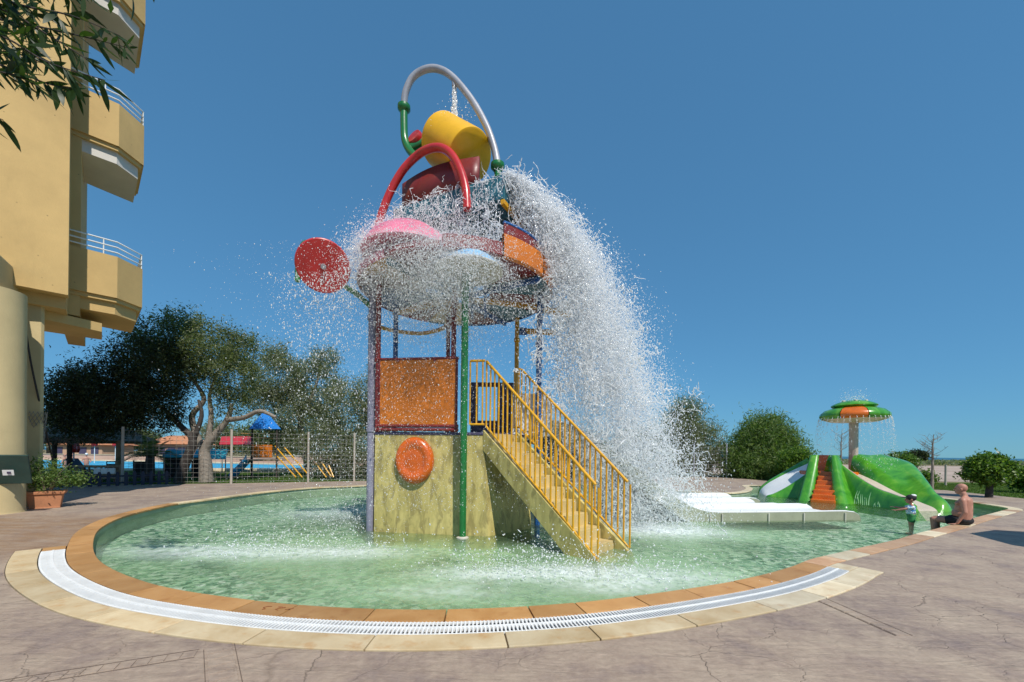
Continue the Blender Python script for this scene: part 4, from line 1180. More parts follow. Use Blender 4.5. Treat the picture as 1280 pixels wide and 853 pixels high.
body = flesh(mb, 'body', M['skin'], None, 0, man, 0.0075, 14)
tm = MB(); ellip(tm, (0.0, 0, 0.115), (0.168, 0.205, 0.115)); 
for k in (-1, 1): capsule(tm, (0.03, 0.095 * k, 0.105), (0.20, 0.105 * k, 0.10), 0.114, 0.108)
tk = flesh(tm, 'swim_shorts', M['black'], None, 0, man, 0.009, 4)
eb = MB()
for k in (-1, 1): ellip(eb, (0.045 + 0.088, 0.030 * k, 0.838), (0.008, 0.012, 0.007))
eb.build('eyes', M['black']).parent = man

# child standing in the water, arms stretched forward
kid = thing('person', (10.05, 10.05, FZ), 'small child in dark cap, patterned vest and green shorts standing in the water arms out', 'person')
kd = Vector((-0.82, 0.57, 0)); kid.rotation_euler = (0, 0, math.atan2(kd.y, kd.x))
kb = MB(); S = 1.0
for k in (-1, 1):
    ellip(kb, (0.035, 0.055 * k, 0.025), (0.075, 0.03, 0.024))
    capsule(kb, (0.0, 0.055 * k, 0.05), (0.0, 0.058 * k, 0.26), 0.028, 0.042); capsule(kb, (0.0, 0.058 * k, 0.26), (0, 0.055 * k, 0.46), 0.043, 0.062)
    capsule(kb, (-0.01, 0.04 * k, 0.73), (0, 0.115 * k, 0.715), 0.035, 0.036)
    capsule(kb, (0, 0.118 * k, 0.71), (0.14, 0.125 * k, 0.65), 0.034, 0.029); capsule(kb, (0.14, 0.125 * k, 0.65), (0.29, 0.085 * k, 0.665 if k < 0 else 0.60), 0.029, 0.02)
    hand(kb, (0.29, 0.085 * k, 0.665 if k < 0 else 0.60), (1, -0.2 * k, 0.05), (0, 0, 1), 0.62)
ellip(kb, (0, 0, 0.50), (0.085, 0.105, 0.09)); ellip(kb, (0.015, 0, 0.59), (0.085, 0.098, 0.09)); ellip(kb, (0, 0, 0.67), (0.075, 0.105, 0.08))
capsule(kb, (0, 0, 0.72), (0.01, 0, 0.80), 0.036, 0.034); head(kb, (0.02, 0, 0.895), 0.93, 0.05)
flesh(kb, 'body', M['skin'], None, 0, kid, 0.006, 4)
vm = MB(); ellip(vm, (0.01, 0, 0.585), (0.095, 0.112, 0.10)); ellip(vm, (0, 0, 0.67), (0.086, 0.118, 0.085))
for k in (-1, 1): capsule(vm, (0, 0.118 * k, 0.705), (0.07, 0.123 * k, 0.68), 0.043, 0.041)
def vest():
    m, nt, b = nodes_of('patterned_vest'); v = coords(nt)
    n = noise(nt, v, 14, 2); nt.links.new(ramp(nt, n.outputs[0], [(0.4, (0.03, 0.20, 0.45)), (0.48, (0.75, 0.80, 0.85)), (0.58, (0.15, 0.55, 0.70)), (0.66, (0.6, 0.15, 0.2))], 'CONSTANT'), b.inputs['Base Color'])
    return m
flesh(vm, 'swim_vest', vest(), None, 0, kid, 0.007, 4)
sm_ = MB(); ellip(sm_, (0, 0, 0.49), (0.096, 0.116, 0.075))
for k in (-1, 1): capsule(sm_, (0, 0.055 * k, 0.48), (0.0, 0.06 * k, 0.37), 0.07, 0.068)
flesh(sm_, 'swim_shorts', paint('kid_shorts_green', (0.03, 0.22, 0.06), 0.7, var=0.5, scale=12), None, 0, kid, 0.007, 3)
cp = MB(); ellip(cp, (0.005, 0, 0.93), (0.104, 0.086, 0.085)); ellip(cp, (0.12, 0, 0.935), (0.075, 0.068, 0.012))
flesh(cp, 'cap', M['black'], None, 0, kid, 0.006, 3)
cw = MB(); ellip(cw, (-0.035, 0, 0.99), (0.06, 0.06, 0.035)); flesh(cw, 'cap_crown', M['white'], None, 0, kid, 0.006, 2)

# ------------------------------------------------------------------ trees and shrubs
def leaves_np(C, sz, asp, up=0.0, droop=0.0, tilt=None):
    n = len(C)
    d = RNG.normal(size=(n, 3)); d[:, 2] += up; d[:, 2] -= droop
    if tilt is not None: d = d * 0.5 + tilt
    d /= np.linalg.norm(d, axis=1, keepdims=True) + 1e-9
    r = RNG.normal(size=(n, 3)); s = np.cross(d, r); s /= np.linalg.norm(s, axis=1, keepdims=True) + 1e-9
    L = (RNG.uniform(0.6, 1.3, n) * sz)[:, None]; W = L * asp
    a = C - d * L / 2; t = C + d * L / 2
    V = np.stack([a, C + s * W / 2, t, C - s * W / 2], 1).reshape(-1, 3)
    return V
def crown_points(blobs, clump, per, shell=0.55):
    out = []
    for (c, r, nclump) in blobs:
        u = RNG.normal(size=(nclump, 3)); u /= np.linalg.norm(u, axis=1, keepdims=True)
        rad = shell + (1 - shell) * RNG.uniform(0, 1, (nclump, 1)) ** 0.6
        rad *= RNG.uniform(0.82, 1.12, (nclump, 1))
        cc = np.array(c) + u * rad * np.array(r)
        p = cc[:, None, :] + RNG.normal(size=(nclump, per, 3)) * clump * RNG.uniform(0.6, 1.3, (nclump, 1, 1))
        out.append(p.reshape(-1, 3))
    return np.concatenate(out)
def make_tree(name, base, limbs, blobs, leaf, sz, asp, clump, per, label, bark, cat='tree', group=None, r0=0.16, droop=0.0, up=0.0, shell=0.55):
    t = thing(name, base, label, cat, group)
    m = MB()
    for path, ra, rb in limbs:
        pts = catmull([Vector(p) for p in path], per=4); n = len(pts)
        m.tube(pts, [ra + (rb - ra) * k / (n - 1) for k in range(n)], 10)
    m.build('trunk', M[bark], t, smooth=True)
    V = leaves_np(crown_points(blobs, clump, per, shell), sz, asp, up, droop)
    np_mesh('crown', V, np.arange(len(V)).reshape(-1, 4), M[leaf], t)
    return t
def blob(x, y, Y, rx, rz, n, ry=None):
    c = D(x, y, Y); s = Y / FPX
    return ((c.x, c.y, c.z), (rx * s, (ry if ry else rx * 0.8) * s, rz * s), n)
g0 = G(258, 603)
make_tree('tamarisk_tree', g0, [
    ([g0, D(257, 580, g0.y), D(256, 562, g0.y), D(268, 545, g0.y), D(284, 525, g0.y), D(290, 505, g0.y)], 0.30, 0.08),
    ([D(256, 566, g0.y), D(246, 545, g0.y), D(240, 520, g0.y), D(255, 500, g0.y), D(245, 480, g0.y), D(232, 462, g0.y)], 0.17, 0.05),
    ([D(284, 525, g0.y), D(306, 522, g0.y - .3), D(325, 514, g0.y - .6), D(345, 522, g0.y - .8)], 0.13, 0.07),
    ([D(260, 552, g0.y), D(264, 520, g0.y), D(262, 495, g0.y), D(270, 470, g0.y)], 0.13, 0.05)],
    [blob(215, 432, 19.2, 50, 36, 150), blob(255, 436, 18.8, 46, 34, 130), blob(285, 465, 18.6, 34, 34, 100), blob(205, 468, 19, 40, 38, 120), blob(300, 440, 19.4, 22, 26, 50), blob(230, 402, 19, 22, 16, 36), blob(290, 505, 18.8, 20, 18, 30)],
    'olive', 0.14, 0.30, 0.23, 62, 'spreading tree with pale forked trunk behind the wire fence', 'bark')
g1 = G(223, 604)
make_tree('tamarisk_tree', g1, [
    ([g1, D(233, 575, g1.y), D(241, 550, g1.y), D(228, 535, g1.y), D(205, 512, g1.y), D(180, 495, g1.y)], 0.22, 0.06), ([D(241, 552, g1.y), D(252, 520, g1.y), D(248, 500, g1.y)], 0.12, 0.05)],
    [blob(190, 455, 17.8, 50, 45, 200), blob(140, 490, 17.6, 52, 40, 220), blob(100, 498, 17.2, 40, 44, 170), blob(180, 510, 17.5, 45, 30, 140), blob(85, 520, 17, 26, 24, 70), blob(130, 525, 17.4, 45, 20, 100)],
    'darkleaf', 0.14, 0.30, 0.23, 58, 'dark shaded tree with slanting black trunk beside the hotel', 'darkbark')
g2 = Vector((-7.6, 24.0, 0))
make_tree('tamarisk_tree', g2, [([g2, D(470, 560, 24), D(462, 520, 24), D(440, 490, 24)], 0.25, 0.07), ([D(470, 560, 24), D(490, 510, 24), D(500, 480, 24)], 0.15, 0.06)],
    [blob(440, 520, 23.5, 36, 44, 190), blob(415, 560, 22.5, 34, 36, 170), blob(450, 575, 22.3, 28, 26, 110), blob(470, 500, 24, 30, 40, 120), blob(500, 520, 25, 34, 44, 120)],
    'greygreen', 0.16, 0.30, 0.25, 58, 'grey green bushy tree rising behind the tower base', 'bark')
g3 = Vector((-12.6, 25.0, 0))
make_tree('tamarisk_tree', g3, [([g3, D(380, 560, 25), D(372, 515, 25), D(350, 480, 25)], 0.25, 0.07), ([D(375, 530, 25), D(392, 490, 25), D(400, 465, 25)], 0.14, 0.05)],
    [blob(350, 475, 25.5, 36, 36, 200), blob(395, 485, 25, 36, 36, 200), blob(330, 500, 25, 26, 26, 100), blob(380, 535, 24.5, 40, 34, 200), blob(405, 450, 25.5, 16, 16, 40), blob(345, 440, 26, 14, 16, 30)],
    'greygreen', 0.16, 0.30, 0.25, 58, 'grey green broad tree behind the blue roofed play hut', 'bark')
# palm beside the hut
pg = G(186, 601); t = thing('palm_shrub', pg, 'small palm with arching fronds among the bar tables', 'palm')
MB().tube([pg, D(187, 585, pg.y), D(188, 570, pg.y)], [0.22, 0.2, 0.16], 10).build('trunk', M['darkbark'], t, smooth=True)
V = []
for k in range(26):
    a = random.uniform(0, 6.28); el = random.uniform(0.2, 1.35); L = random.uniform(0.9, 1.5)
    c = D(188, 570, pg.y); dirv = Vector((math.cos(a) * math.cos(el), math.sin(a) * math.cos(el), math.sin(el)))
    for s in range(16):
        f = (s + 1) / 16; p = c + dirv * L * f + Vector((0, 0, -0.75 * f * f * L * math.cos(el)))
        sd_ = dirv.cross(Vector((0, 0, 1))).normalized()
        for q in (-1, 1):
            e = p + sd_ * q * 0.30 * (1 - 0.5 * f) + dirv * 0.18 + Vector((0, 0, -0.12)); w = dirv * 0.02
            V += [p - w, p + w, e + w * 0.3, e - w * 0.3]
np_mesh('fronds', [tuple(p) for p in V], np.arange(len(V)).reshape(-1, 4), M['olive'], t)

# shrubs on the far right side
def shrub(name, px, py, blobs, leaf, sz, asp, clump, per, label, Yd=None, cat='shrub', up=0.0, group=None):
    b = G(px, py) if Yd is None else Vector((D(px, 560, Yd).x, Yd, 0))
    top = Vector(blobs[0][0])
    make_tree(name, b, [([b, b.lerp(top, 0.5) + Vector((0.1, 0, 0)), top], 0.09, 0.03)], blobs, leaf, sz, asp, clump, per, label, 'darkbark', cat, group, up=up)
shrub('feathery_shrub', 850, 598, [blob(850, 545, 29, 26, 40, 180), blob(840, 575, 29, 24, 24, 90), blob(880, 560, 29.5, 24, 34, 150), blob(860, 515, 29, 12, 18, 40)], 'greygreen', 0.28, 0.16, 0.35, 60, 'tall sparse grey green shrub behind the far fence posts', 29, up=0.7)
shrub('feathery_shrub', 950, 598, [blob(950, 565, 28, 40, 34, 330), blob(955, 540, 28, 30, 20, 150), blob(930, 580, 27.5, 24, 20, 110), blob(980, 565, 27.5, 22, 24, 90), blob(950, 585, 27.2, 36, 16, 140)], 'pineleaf', 0.28, 0.16, 0.32, 60, 'large rounded dark green feathery bush left of the play island', 28, up=0.6)
shrub('round_bush', 995, 598, [blob(995, 578, 24.5, 21, 17, 130)], 'bushleaf', 0.13, 0.5, 0.16, 60, 'low rounded glossy bush between feathery bush and play island', 24.5)
shrub('round_bush', 1125, 600, [blob(1124, 580, 25, 16, 13, 100)], 'bushleaf', 0.13, 0.5, 0.16, 60, 'low glossy bush peeping out behind the green slide hill', 25)
shrub('round_bush', 1160, 606, [blob(1158, 598, 21, 9, 7, 45)], 'bushleaf', 0.11, 0.5, 0.12, 50, 'small dark bush at the foot of the dead tree', 21)
b4 = G(1236, 622)
make_tree('clipped_tree', b4, [([b4, b4 + Vector((0.03, 0, 0.5)), D(1236, 597, b4.y)], 0.12, 0.08)], [blob(1236, 588, b4.y, 23, 18, 230), blob(1242, 581, b4.y, 14, 11, 60)], 'bushleaf', 0.11, 0.55, 0.09, 60, 'small round tree with glossy leaves on the lawn', 'darkbark')
b5 = G(1283, 616)
make_tree('clipped_tree', b5, [([b5, b5 + Vector((0, 0, 0.4)), D(1283, 600, b5.y)], 0.1, 0.07)], [blob(1281, 597, b5.y, 16, 12, 110)], 'bushleaf', 0.13, 0.55, 0.10, 60, 'lower glossy bush beyond the small round lawn tree', 'darkbark')
# bare saplings
def bare(px, py, ptop, Y, label, seed, spread):
    random.seed(seed)
    b = Vector((D(px, py, Y).x, Y, -0.02)); top = D(px, ptop, Y)
    t = thing('bare_tree', b, label, 'tree')
    m = MB(); H = top.z
    m.tube([b, b + Vector((0.02, 0, H * 0.4)), Vector((b.x, Y, H * 0.75)), Vector((b.x + 0.05, Y, H))], [0.06, 0.05, 0.035, 0.008], 8)
    m.build('trunk', M['bark'], t, smooth=True)
    tw = MB()
    for k in range(22):
        z = H * random.uniform(0.55, 0.95); a = random.uniform(0, 6.28); L = random.uniform(0.3, 0.85) * spread
        p = Vector((b.x + 0.02, Y, z)); q = p + Vector((math.cos(a) * L * .7, math.sin(a) * L * .7, L * 0.55)); mid = p.lerp(q, 0.5) + Vector((0, 0, -0.05))
        tw.tube([p, mid, q], [0.011, 0.008, 0.003], 5)
        for j in range(3):
            s_ = p.lerp(q, random.uniform(0.4, 0.9)); e = s_ + Vector((random.uniform(-.25, .25), random.uniform(-.25, .25), random.uniform(0, .25))) * spread
            tw.tube([s_, e], [0.006, 0.0025], 4)
    tw.build('twigs', M['bark'], t)
bare(1165, 613, 543, 19.0, 'leafless young tree with brittle twigs at the lawn edge', 3, 1.0)
bare(1051, 590, 540, 28.0, 'thin leafless tree showing behind the mushroom stem', 5, 1.3)
# far scrub and trees on the dunes
Cs = []
for _ in range(900):
    Y = RNG.uniform(80, 205); X = RNG.uniform(0.2, 1.5) * Y
    s = RNG.uniform(0.35, 1.1)
    Cs.append(np.array((X, Y, 0.2)) + RNG.normal(size=(30, 3)) * np.array((s * 1.6, s, s * 0.28)))
Cs = np.concatenate(Cs); Cs[:, 2] = np.abs(Cs[:, 2])
V = leaves_np(Cs, 0.5, 0.6)
o = np_mesh('dune_scrub', V, np.arange(len(V)).reshape(-1, 4), M['greygreen']); tag(o, 'low grey green scrub covering the dunes before the sea', 'scrub', kind='stuff')
make_tree('dune_tree', Vector((D(1146, 570, 120).x, 120, 0)), [([Vector((D(1146, 570, 120).x, 120, 0)), D(1146, 571, 120)], 0.25, 0.15)], [blob(1146, 569.5, 120, 9, 3.5, 110), blob(1150, 570, 121, 6, 3, 60)], 'darkleaf', 0.55, 0.5, 0.5, 40, 'lone dark tree on the dunes against the sea', 'darkbark')
# ------------------------------------------------------------------ hotel building on the left
HB = thing('hotel_building', (-13.0, 10.6, 0), 'tall ochre yellow hotel wing with rounded column and stacked balconies', 'building')
wv_ = Vector((0.70, 0.714, 0)).normalized(); nv_ = Vector((wv_.y, -wv_.x, 0))
O_ = Vector((-11.7, 10.5, 0))
def bp(a, d): p = O_ + wv_ * a - nv_ * d; return (p.x, p.y)      # along the wall, depth behind its plane
MB().prism([bp(-9, 0), bp(0, 0), bp(0, 0.35), bp(-9, 0.35)], 5.55, 26).build('wall', M['hotel'], HB)
MB().prism([bp(-9, 0.35), bp(-0.25, 0.35), bp(-0.25, 6.0), bp(-9, 6.0)], 5.75, 26).build('wall', M['hotel'], HB)
# setback face behind the wall edge, carrying the balconies
MB().prism([bp(-0.25, 1.1), bp(0.18, 1.1), bp(0.18, 6.0), bp(-0.25, 6.0)], 5.3, 26).build('wall', M['hotel'], HB)
def balcony(z0, z1, rail, white):
    # polygon in plan: along face direction, then chamfer heading straight back
    a0_, a1_ = -0.24, 0.93
    f0, f1 = Vector(bp(a0_, 1.0)), Vector(bp(a1_, 1.0))
    c1 = Vector((f1.x, f1.y + 0.80)); bk_ = Vector((-13.3, 14.1)); bk0 = Vector(bp(-0.24, 3.2))
    th = 0.14
    def inset(p, k): c = (f0 + f1 + c1 + bk_ + bk0) / 5; return p + (c - p) * k
    par = MB()
    pts = [f0, f1, c1, bk_]
    for a, b in zip(pts[:-1], pts[1:]):
        d = (b - a).normalized() * 0.0
        n_ = Vector(((b - a).y, -(b - a).x)).normalized() * th
        par.add([(a.x, a.y, z0), (b.x, b.y, z0), (b.x - n_.x, b.y - n_.y, z0), (a.x - n_.x, a.y - n_.y, z0), (a.x, a.y, z1), (b.x, b.y, z1), (b.x - n_.x, b.y - n_.y, z1), (a.x - n_.x, a.y - n_.y, z1)],
                [(3, 2, 1, 0), (4, 5, 6, 7), (0, 1, 5, 4), (1, 2, 6, 5), (2, 3, 7, 6), (3, 0, 4, 7)])
    bal = par.build('balcony', M['hotel'], HB)
    slab = [inset(p, 0.06) for p in (f0, f1, c1, bk_, bk0)]
    MB().prism([(p.x, p.y) for p in slab], z0 - 0.12, z0 + 0.02).build('slab', M['hotel'], bal)
    slab2 = [inset(p, 0.16) for p in (f0, f1, c1, bk_, bk0)]
    MB().prism([(p.x, p.y) for p in slab2], z0 - 0.46, z0 - 0.117).build('soffit', M['hotelwhite'] if white else M['hotel'], bal)
    if rail:
        for dz in (0.12, 0.28, 0.44):
            MB().tube([(inset(p, 0.03).x, inset(p, 0.03).y, z1 + dz) for p in (f0, f1, c1, bk_)], 0.022, 8).build('railing', M['whitemetal'], bal, smooth=True)
        for p in (f0.lerp(f1, 0.75), c1):
            p = inset(p, 0.03); MB().tube([(p.x, p.y, z1), (p.x, p.y, z1 + 0.44)], 0.015, 8).build('rail_post', M['whitemetal'], bal, smooth=True)
for k, (z0, z1) in enumerate(((6.0, 7.22), (10.5, 11.75), (14.95, 16.15), (19.2, 20.4))): balcony(z0, z1, True, k > 0)
# overhanging floor over the passage
MB().prism([bp(-9, 0.36), bp(-0.05, 0.36), bp(-0.05, 2.6), bp(-9, 2.6)], 5.25, 5.745).build('overhang', M['hotel'], HB)
MB().prism([bp(-1.0, 0.62), bp(0.62, 1.35), bp(0.62, 2.6), bp(-1.0, 2.6)], 5.0, 5.25).build('overhang', M['hotel'], HB)
# column, capital and pier
cc_ = Vector((-12.22, 9.30, 0))
MB().lathe([(0.62, 0.0), (0.60, 0.05), (0.585, 5.2), (0.0, 5.2)], cc_, 40).build('column', M['column'], HB, smooth=True, auto=40)
MB().prism([(-13.4, 8.5), (-12.05, 8.75), (-11.85, 9.2), (-12.6, 10.2), (-13.8, 9.9)], 5.15, 6.0).build('capital', M['column'], HB, bevel=0.04)
pier = [(-12.85, 10.15), (-12.42, 10.52), (-12.42, 10.60), (-13.5, 10.95)]
MB().prism(pier, 0, 5.3).build('pier', M['column'], HB, bevel=0.015)
p0_ = D(29.5, 455, 10.0); MB().tube([(p0_.x, 10.0, 0.6), (p0_.x, 10.0, 4.9)], 0.05, 10).build('downpipe', M['grey'], HB, smooth=True)
MB().tube(catmull([D(29, 390, 10.2), D(38, 450, 10.3), D(52, 515, 10.6), D(66, 575, 11.2), D(76, 606, 11.8)], per=4), 0.02, 6).build('stay_wire', M['darkbark'], HB)
# roll of chain link leaning on the pier
cl = MB()
c0_, c1_ = G(48, 629), D(47, 515, 10.55); c0_ = Vector((c0_.x + 0.1, 10.75, 0)); ax_ = (c1_ - c0_)
for k in range(14):
    for sgn in (-1, 1):
        pts = []
        for j in range(25):
            t = j / 24; th = sgn * t * 7 + k * 2 * math.pi / 14
            r = 0.17
            pts.append(c0_ + ax_ * t + Vector((math.cos(th) * r, math.sin(th) * r, 0)))
        cl.tube(pts, 0.006, 4)
tag(cl.build('chain_link_roll', M['wire']), 'roll of chain link mesh leaning upright against the hotel pier', 'wire mesh')

# planter with shrub
pl = G(57, 635); PT = thing('planter', pl, 'terracotta trough planter standing at the foot of the hotel pier', 'planter')
pr_ = Matrix.Rotation(0.75, 3, 'Z')
def trough(w0, d0, w1, d1, z0, z1, mb_):
    vs = [pl + pr_ @ Vector((x * w0 / 2, y * d0 / 2, z0)) for x, y in ((-1, -1), (1, -1), (1, 1), (-1, 1))] + [pl + pr_ @ Vector((x * w1 / 2, y * d1 / 2, z1)) for x, y in ((-1, -1), (1, -1), (1, 1), (-1, 1))]
    mb_.add(vs, [(3, 2, 1, 0), (4, 5, 6, 7), (0, 1, 5, 4), (1, 2, 6, 5), (2, 3, 7, 6), (3, 0, 4, 7)])
m = MB(); trough(0.52, 0.32, 0.62, 0.40, 0.0, 0.36, m); trough(0.54, 0.34, 0.54, 0.34, 0.0, 0.03, m); m.build('pot', M['terracotta'], PT, bevel=0.015)
m = MB(); trough(0.70, 0.46, 0.72, 0.48, 0.355, 0.43, m); m.build('rim', M['terracotta'], PT, bevel=0.015)
PS = thing('potted_shrub', pl + Vector((0, 0, 0.4)), 'straggly green shrub growing in the terracotta trough', 'plant')
m = MB()
for k in range(14):
    a = random.uniform(0, 6.28); L = random.uniform(0.4, 0.85)
    q = pl + Vector((math.cos(a) * L * 0.75, math.sin(a) * L * 0.55, 0.45 + L * random.uniform(0.5, 0.95)))
    m.tube([pl + Vector((math.cos(a) * 0.1, math.sin(a) * 0.08, 0.40)), pl.lerp(q, 0.5) + Vector((0, 0, 0.28)), q], [0.012, 0.009, 0.004], 5)
m.build('stems', M['bark'], PS)
V = leaves_np(crown_points([((pl.x, pl.y, 0.85), (0.50, 0.40, 0.38), 60), ((pl.x + 0.35, pl.y + 0.3, 0.72), (0.30, 0.28, 0.18), 24)], 0.09, 34, 0.3), 0.075, 0.4)
np_mesh('leaves', V, np.arange(len(V)).reshape(-1, 4), M['pineleaf'], PS)

# notice board on a post
NB = thing('notice_board', (-11.35, 9.05, 0), 'tilted dark green notice board with small white label on a post', 'notice board')
bz = D(6, 590, 9.0)
Rb = Matrix.Rotation(0.60, 3, 'Z') @ Matrix.Rotation(0.35, 3, 'X')
MB().box(D(2, 587, 9.05), (0.86, 0.06, 0.70), mat=Rb).build('board', M['signgreen'], NB, bevel=0.012)
MB().box(Vector(D(0, 588, 9.05)) + Rb @ Vector((-0.04, -0.035, 0.0)), (0.66, 0.012, 0.52), mat=Rb).build('pane', paint('board_pane', (0.06, 0.10, 0.085), 0.2), NB)
MB().box(Vector(D(11.5, 590, 9.05)) + Rb @ Vector((0.0, -0.05, 0.0)), (0.17, 0.006, 0.13), mat=Rb).build('white_label', M['white'], NB)
MB().box(Vector(D(12.5, 590, 9.05)) + Rb @ Vector((0.0, -0.056, 0.0)), (0.06, 0.004, 0.05), mat=Rb).build('label_mark', M['violet'], NB)
fp_ = G(14, 641); MB().box((fp_.x, fp_.y, 0.42), (0.09, 0.07, 0.84)).build('post', M['navy'], NB)
BN = thing('waste_bin', (-11.95, 8.75, 0), 'pale yellow tapered bin with pinkish rim under the notice board', 'bin')
MB().lathe([(0.0, 0.02), (0.22, 0.02), (0.24, 0.05), (0.30, 0.62), (0.27, 0.62), (0.2, 0.1)], (-11.82, 8.72, 0), 24).build('bin_body', paint('bin_cream', (0.62, 0.50, 0.24), 0.6), BN, smooth=True)
MB().tube([(-11.82 + 0.3 * math.cos(t), 8.72 + 0.3 * math.sin(t), 0.62) for t in [k * math.pi / 12 for k in range(24)]], 0.025, 8, closed=True).build('bin_rim', M['terracotta'], BN, smooth=True)

# ------------------------------------------------------------------ wire fences
def fence(pts, h, label, group, wires, mesh=True, pm='galv', spacing=0.2, r=0.05):
    F = thing('wire_fence', Vector((pts[0][0], pts[0][1], 0)), label, 'fence')
    for (x, y) in pts:
        m = MB().tube([(x, y, -0.05), (x, y, h)], r, 8); m.build('post', M[pm], F, smooth=True)
    for (a, b) in zip(pts[:-1], pts[1:]):
        a, b = Vector((a[0], a[1], 0)), Vector((b[0], b[1], 0)); L = (b - a).length
        m = MB()
        for z in wires: m.tube([a + Vector((0, 0, z)), b + Vector((0, 0, z))], 0.006, 4, cap=False)
        if mesh:
            n = int(L / spacing)
            for k in range(1, n):
                p = a.lerp(b, k / n); m.tube([p + Vector((0, 0, 0.05)), p + Vector((0, 0, wires[-1]))], 0.005, 4, cap=False)
        m.build('wire_panel', M['wire'], F, kind='stuff')
    return F
WL = [0.1 + 0.2 * k for k in range(12)]
fence([(-16.3, 16.75), (-12.69, 18.1), (-9.9, 19.45), (-8.0, 20.3), (-5.2, 21.6), (-2.2, 22.8), (1.0, 24.1), (4.2, 25.2), (7.4, 26.2), (10.2, 27.0)], 2.45, 'long wire mesh fence on slim posts behind the pool', None, WL)
fence([(10.2, 27.0), (12.47, 27.4), (14.75, 27.5), (16.3, 27.6)], 2.35, 'wire fence with two pale posts in front of feathery shrubs', None, [0.15 + 0.24 * k for k in range(9)], pm='grey')
fence([(21.6, 22.9), (24.3, 22.4), (28.5, 21.6), (33, 20.5), (38, 19)], 1.15, 'low post and wire fence between lawn and sand', None, [0.3, 0.55, 0.8, 1.05], mesh=False, pm='galv')
# navy picket fence
PF = thing('picket_fence', (-16.4, 15.6, 0), 'low navy blue picket fence at the shady left deck edge', 'fence')
pa, pb = Vector((-17.35, 14.55, 0)), Vector((-14.75, 17.3, 0))
nP = 15
for k in range(nP):
    p = pa.lerp(pb, (k + 0.5) / nP)
    m = MB(); w = 0.055; d = (pb - pa).normalized()
    n_ = Vector((d.y, -d.x, 0)) * 0.012
    pts = [(-w, 0.03), (w, 0.03), (w, 0.52), (0.03, 0.60), (-0.03, 0.60), (-w, 0.52)]
    vs = [p + d * a - n_ + Vector((0, 0, z)) for a, z in pts] + [p + d * a + n_ + Vector((0, 0, z)) for a, z in pts]
    m.add(vs, [tuple(range(6)), tuple(range(11, 5, -1))] + [(i, (i + 1) % 6, 6 + (i + 1) % 6, 6 + i) for i in range(6)])
    m.build('picket', M['navy'], PF)
for z in (0.15, 0.42):
    m = MB(); m.beam(pa + Vector((-0.03, 0.03, z)), pb + Vector((-0.03, 0.03, z)), 0.03, 0.07); m.build('rail', M['navy'], PF)

# ------------------------------------------------------------------ main pool, bar and playground beyond the fence
M['bluewater'] = water_material('swimming_pool_water', (0.62, 0.90, 0.97), (0.04, 0.48, 0.74), None, 0.6, 0.8, 0.25)
bm_ = paint('blue_pool_tile', (0.03, 0.46, 0.74), 0.4, var=0.15)
bpz = [Vector(p + (0,)) for p in ((-46, 21.5), (-26, 27.5), (-17, 30.0), (-14, 33), (-15, 38), (-24, 41), (-34, 44), (-60, 48), (-64, 30))]
tag(fill_mesh('swimming_pool_floor', [bpz], -0.010, bm_), kind='structure')
tag(fill_mesh('swimming_pool_water', [bpz], 0.03, M['bluewater']), kind='structure')
rimm = MB(); cl_ = [p + Vector((0, 0, 0.02)) for p in bpz]
rimm.tube(cl_, 0.16, 6, closed=True); tag(rimm.build('swimming_pool_edge', M['coping_cream']), kind='structure')
terr = stucco('terrace_pink', (0.62, 0.42, 0.33), False)
def lowwall(name, pts, h, th, mat, label):
    W = thing(name, Vector(pts[0]), label, 'wall')
    for a, b in zip(pts[:-1], pts[1:]):
        MB().wall(a, b, 0, h, th).build('wall_body', mat, W)
        MB().wall(a, b, h + 0.002, h + 0.08, th + 0.1).build('wall_cap', M['coping_cream'], W)
lowwall('terrace_wall', [(-64, 49, 0), (-44, 48, 0), (-33, 46, 0), (-24, 43.5, 0)], 0.7, 0.5, terr, 'low pinkish terrace wall on the far side of the swimming pool')
lowwall('terrace_wall', [(-24, 42.6, 0), (-14, 41.5, 0), (-11.5, 36, 0)], 0.9, 0.5, terr, 'low pinkish terrace wall beyond the play hut')
for (x, y, Y, w, h, c, lb) in ((118, 552, 62, 60, 20, (0.55, 0.36, 0.24), 'low pink villa with dark windows beyond the swimming pool'), (225, 552, 64, 50, 22, (0.50, 0.30, 0.22), 'low terracotta villa seen between the tree trunks')):
    c0 = D(x, 570, Y); s = Y / FPX
    V_ = thing('villa', (c0.x, Y, 0), lb, 'building')
    wd_, hh = w * s, h * s * 0.8
    MB().box((c0.x, Y, hh / 2), (wd_, 5, hh)).build('wall', stucco('villa_wall', c, False), V_)
    MB().add([(c0.x - wd_ / 2 - 0.4, Y - 3, hh), (c0.x + wd_ / 2 + 0.4, Y - 3, hh), (c0.x + wd_ / 2 + 0.4, Y + 3, hh), (c0.x - wd_ / 2 - 0.4, Y + 3, hh), (c0.x - wd_ / 2 + 1.5, Y, hh + 1.4), (c0.x + wd_ / 2 - 1.5, Y, hh + 1.4)], [(0, 1, 5, 4), (1, 2, 5), (2, 3, 4, 5), (3, 0, 4), (3, 2, 1, 0)]).build('roof', M['terracotta'], V_)
    for k in range(4):
        MB().box((c0.x - wd_ * 0.36 + k * wd_ * 0.24, Y - 2.52, hh * 0.48), (1.1, 0.08, 1.3)).build('window', M['violet'], V_)
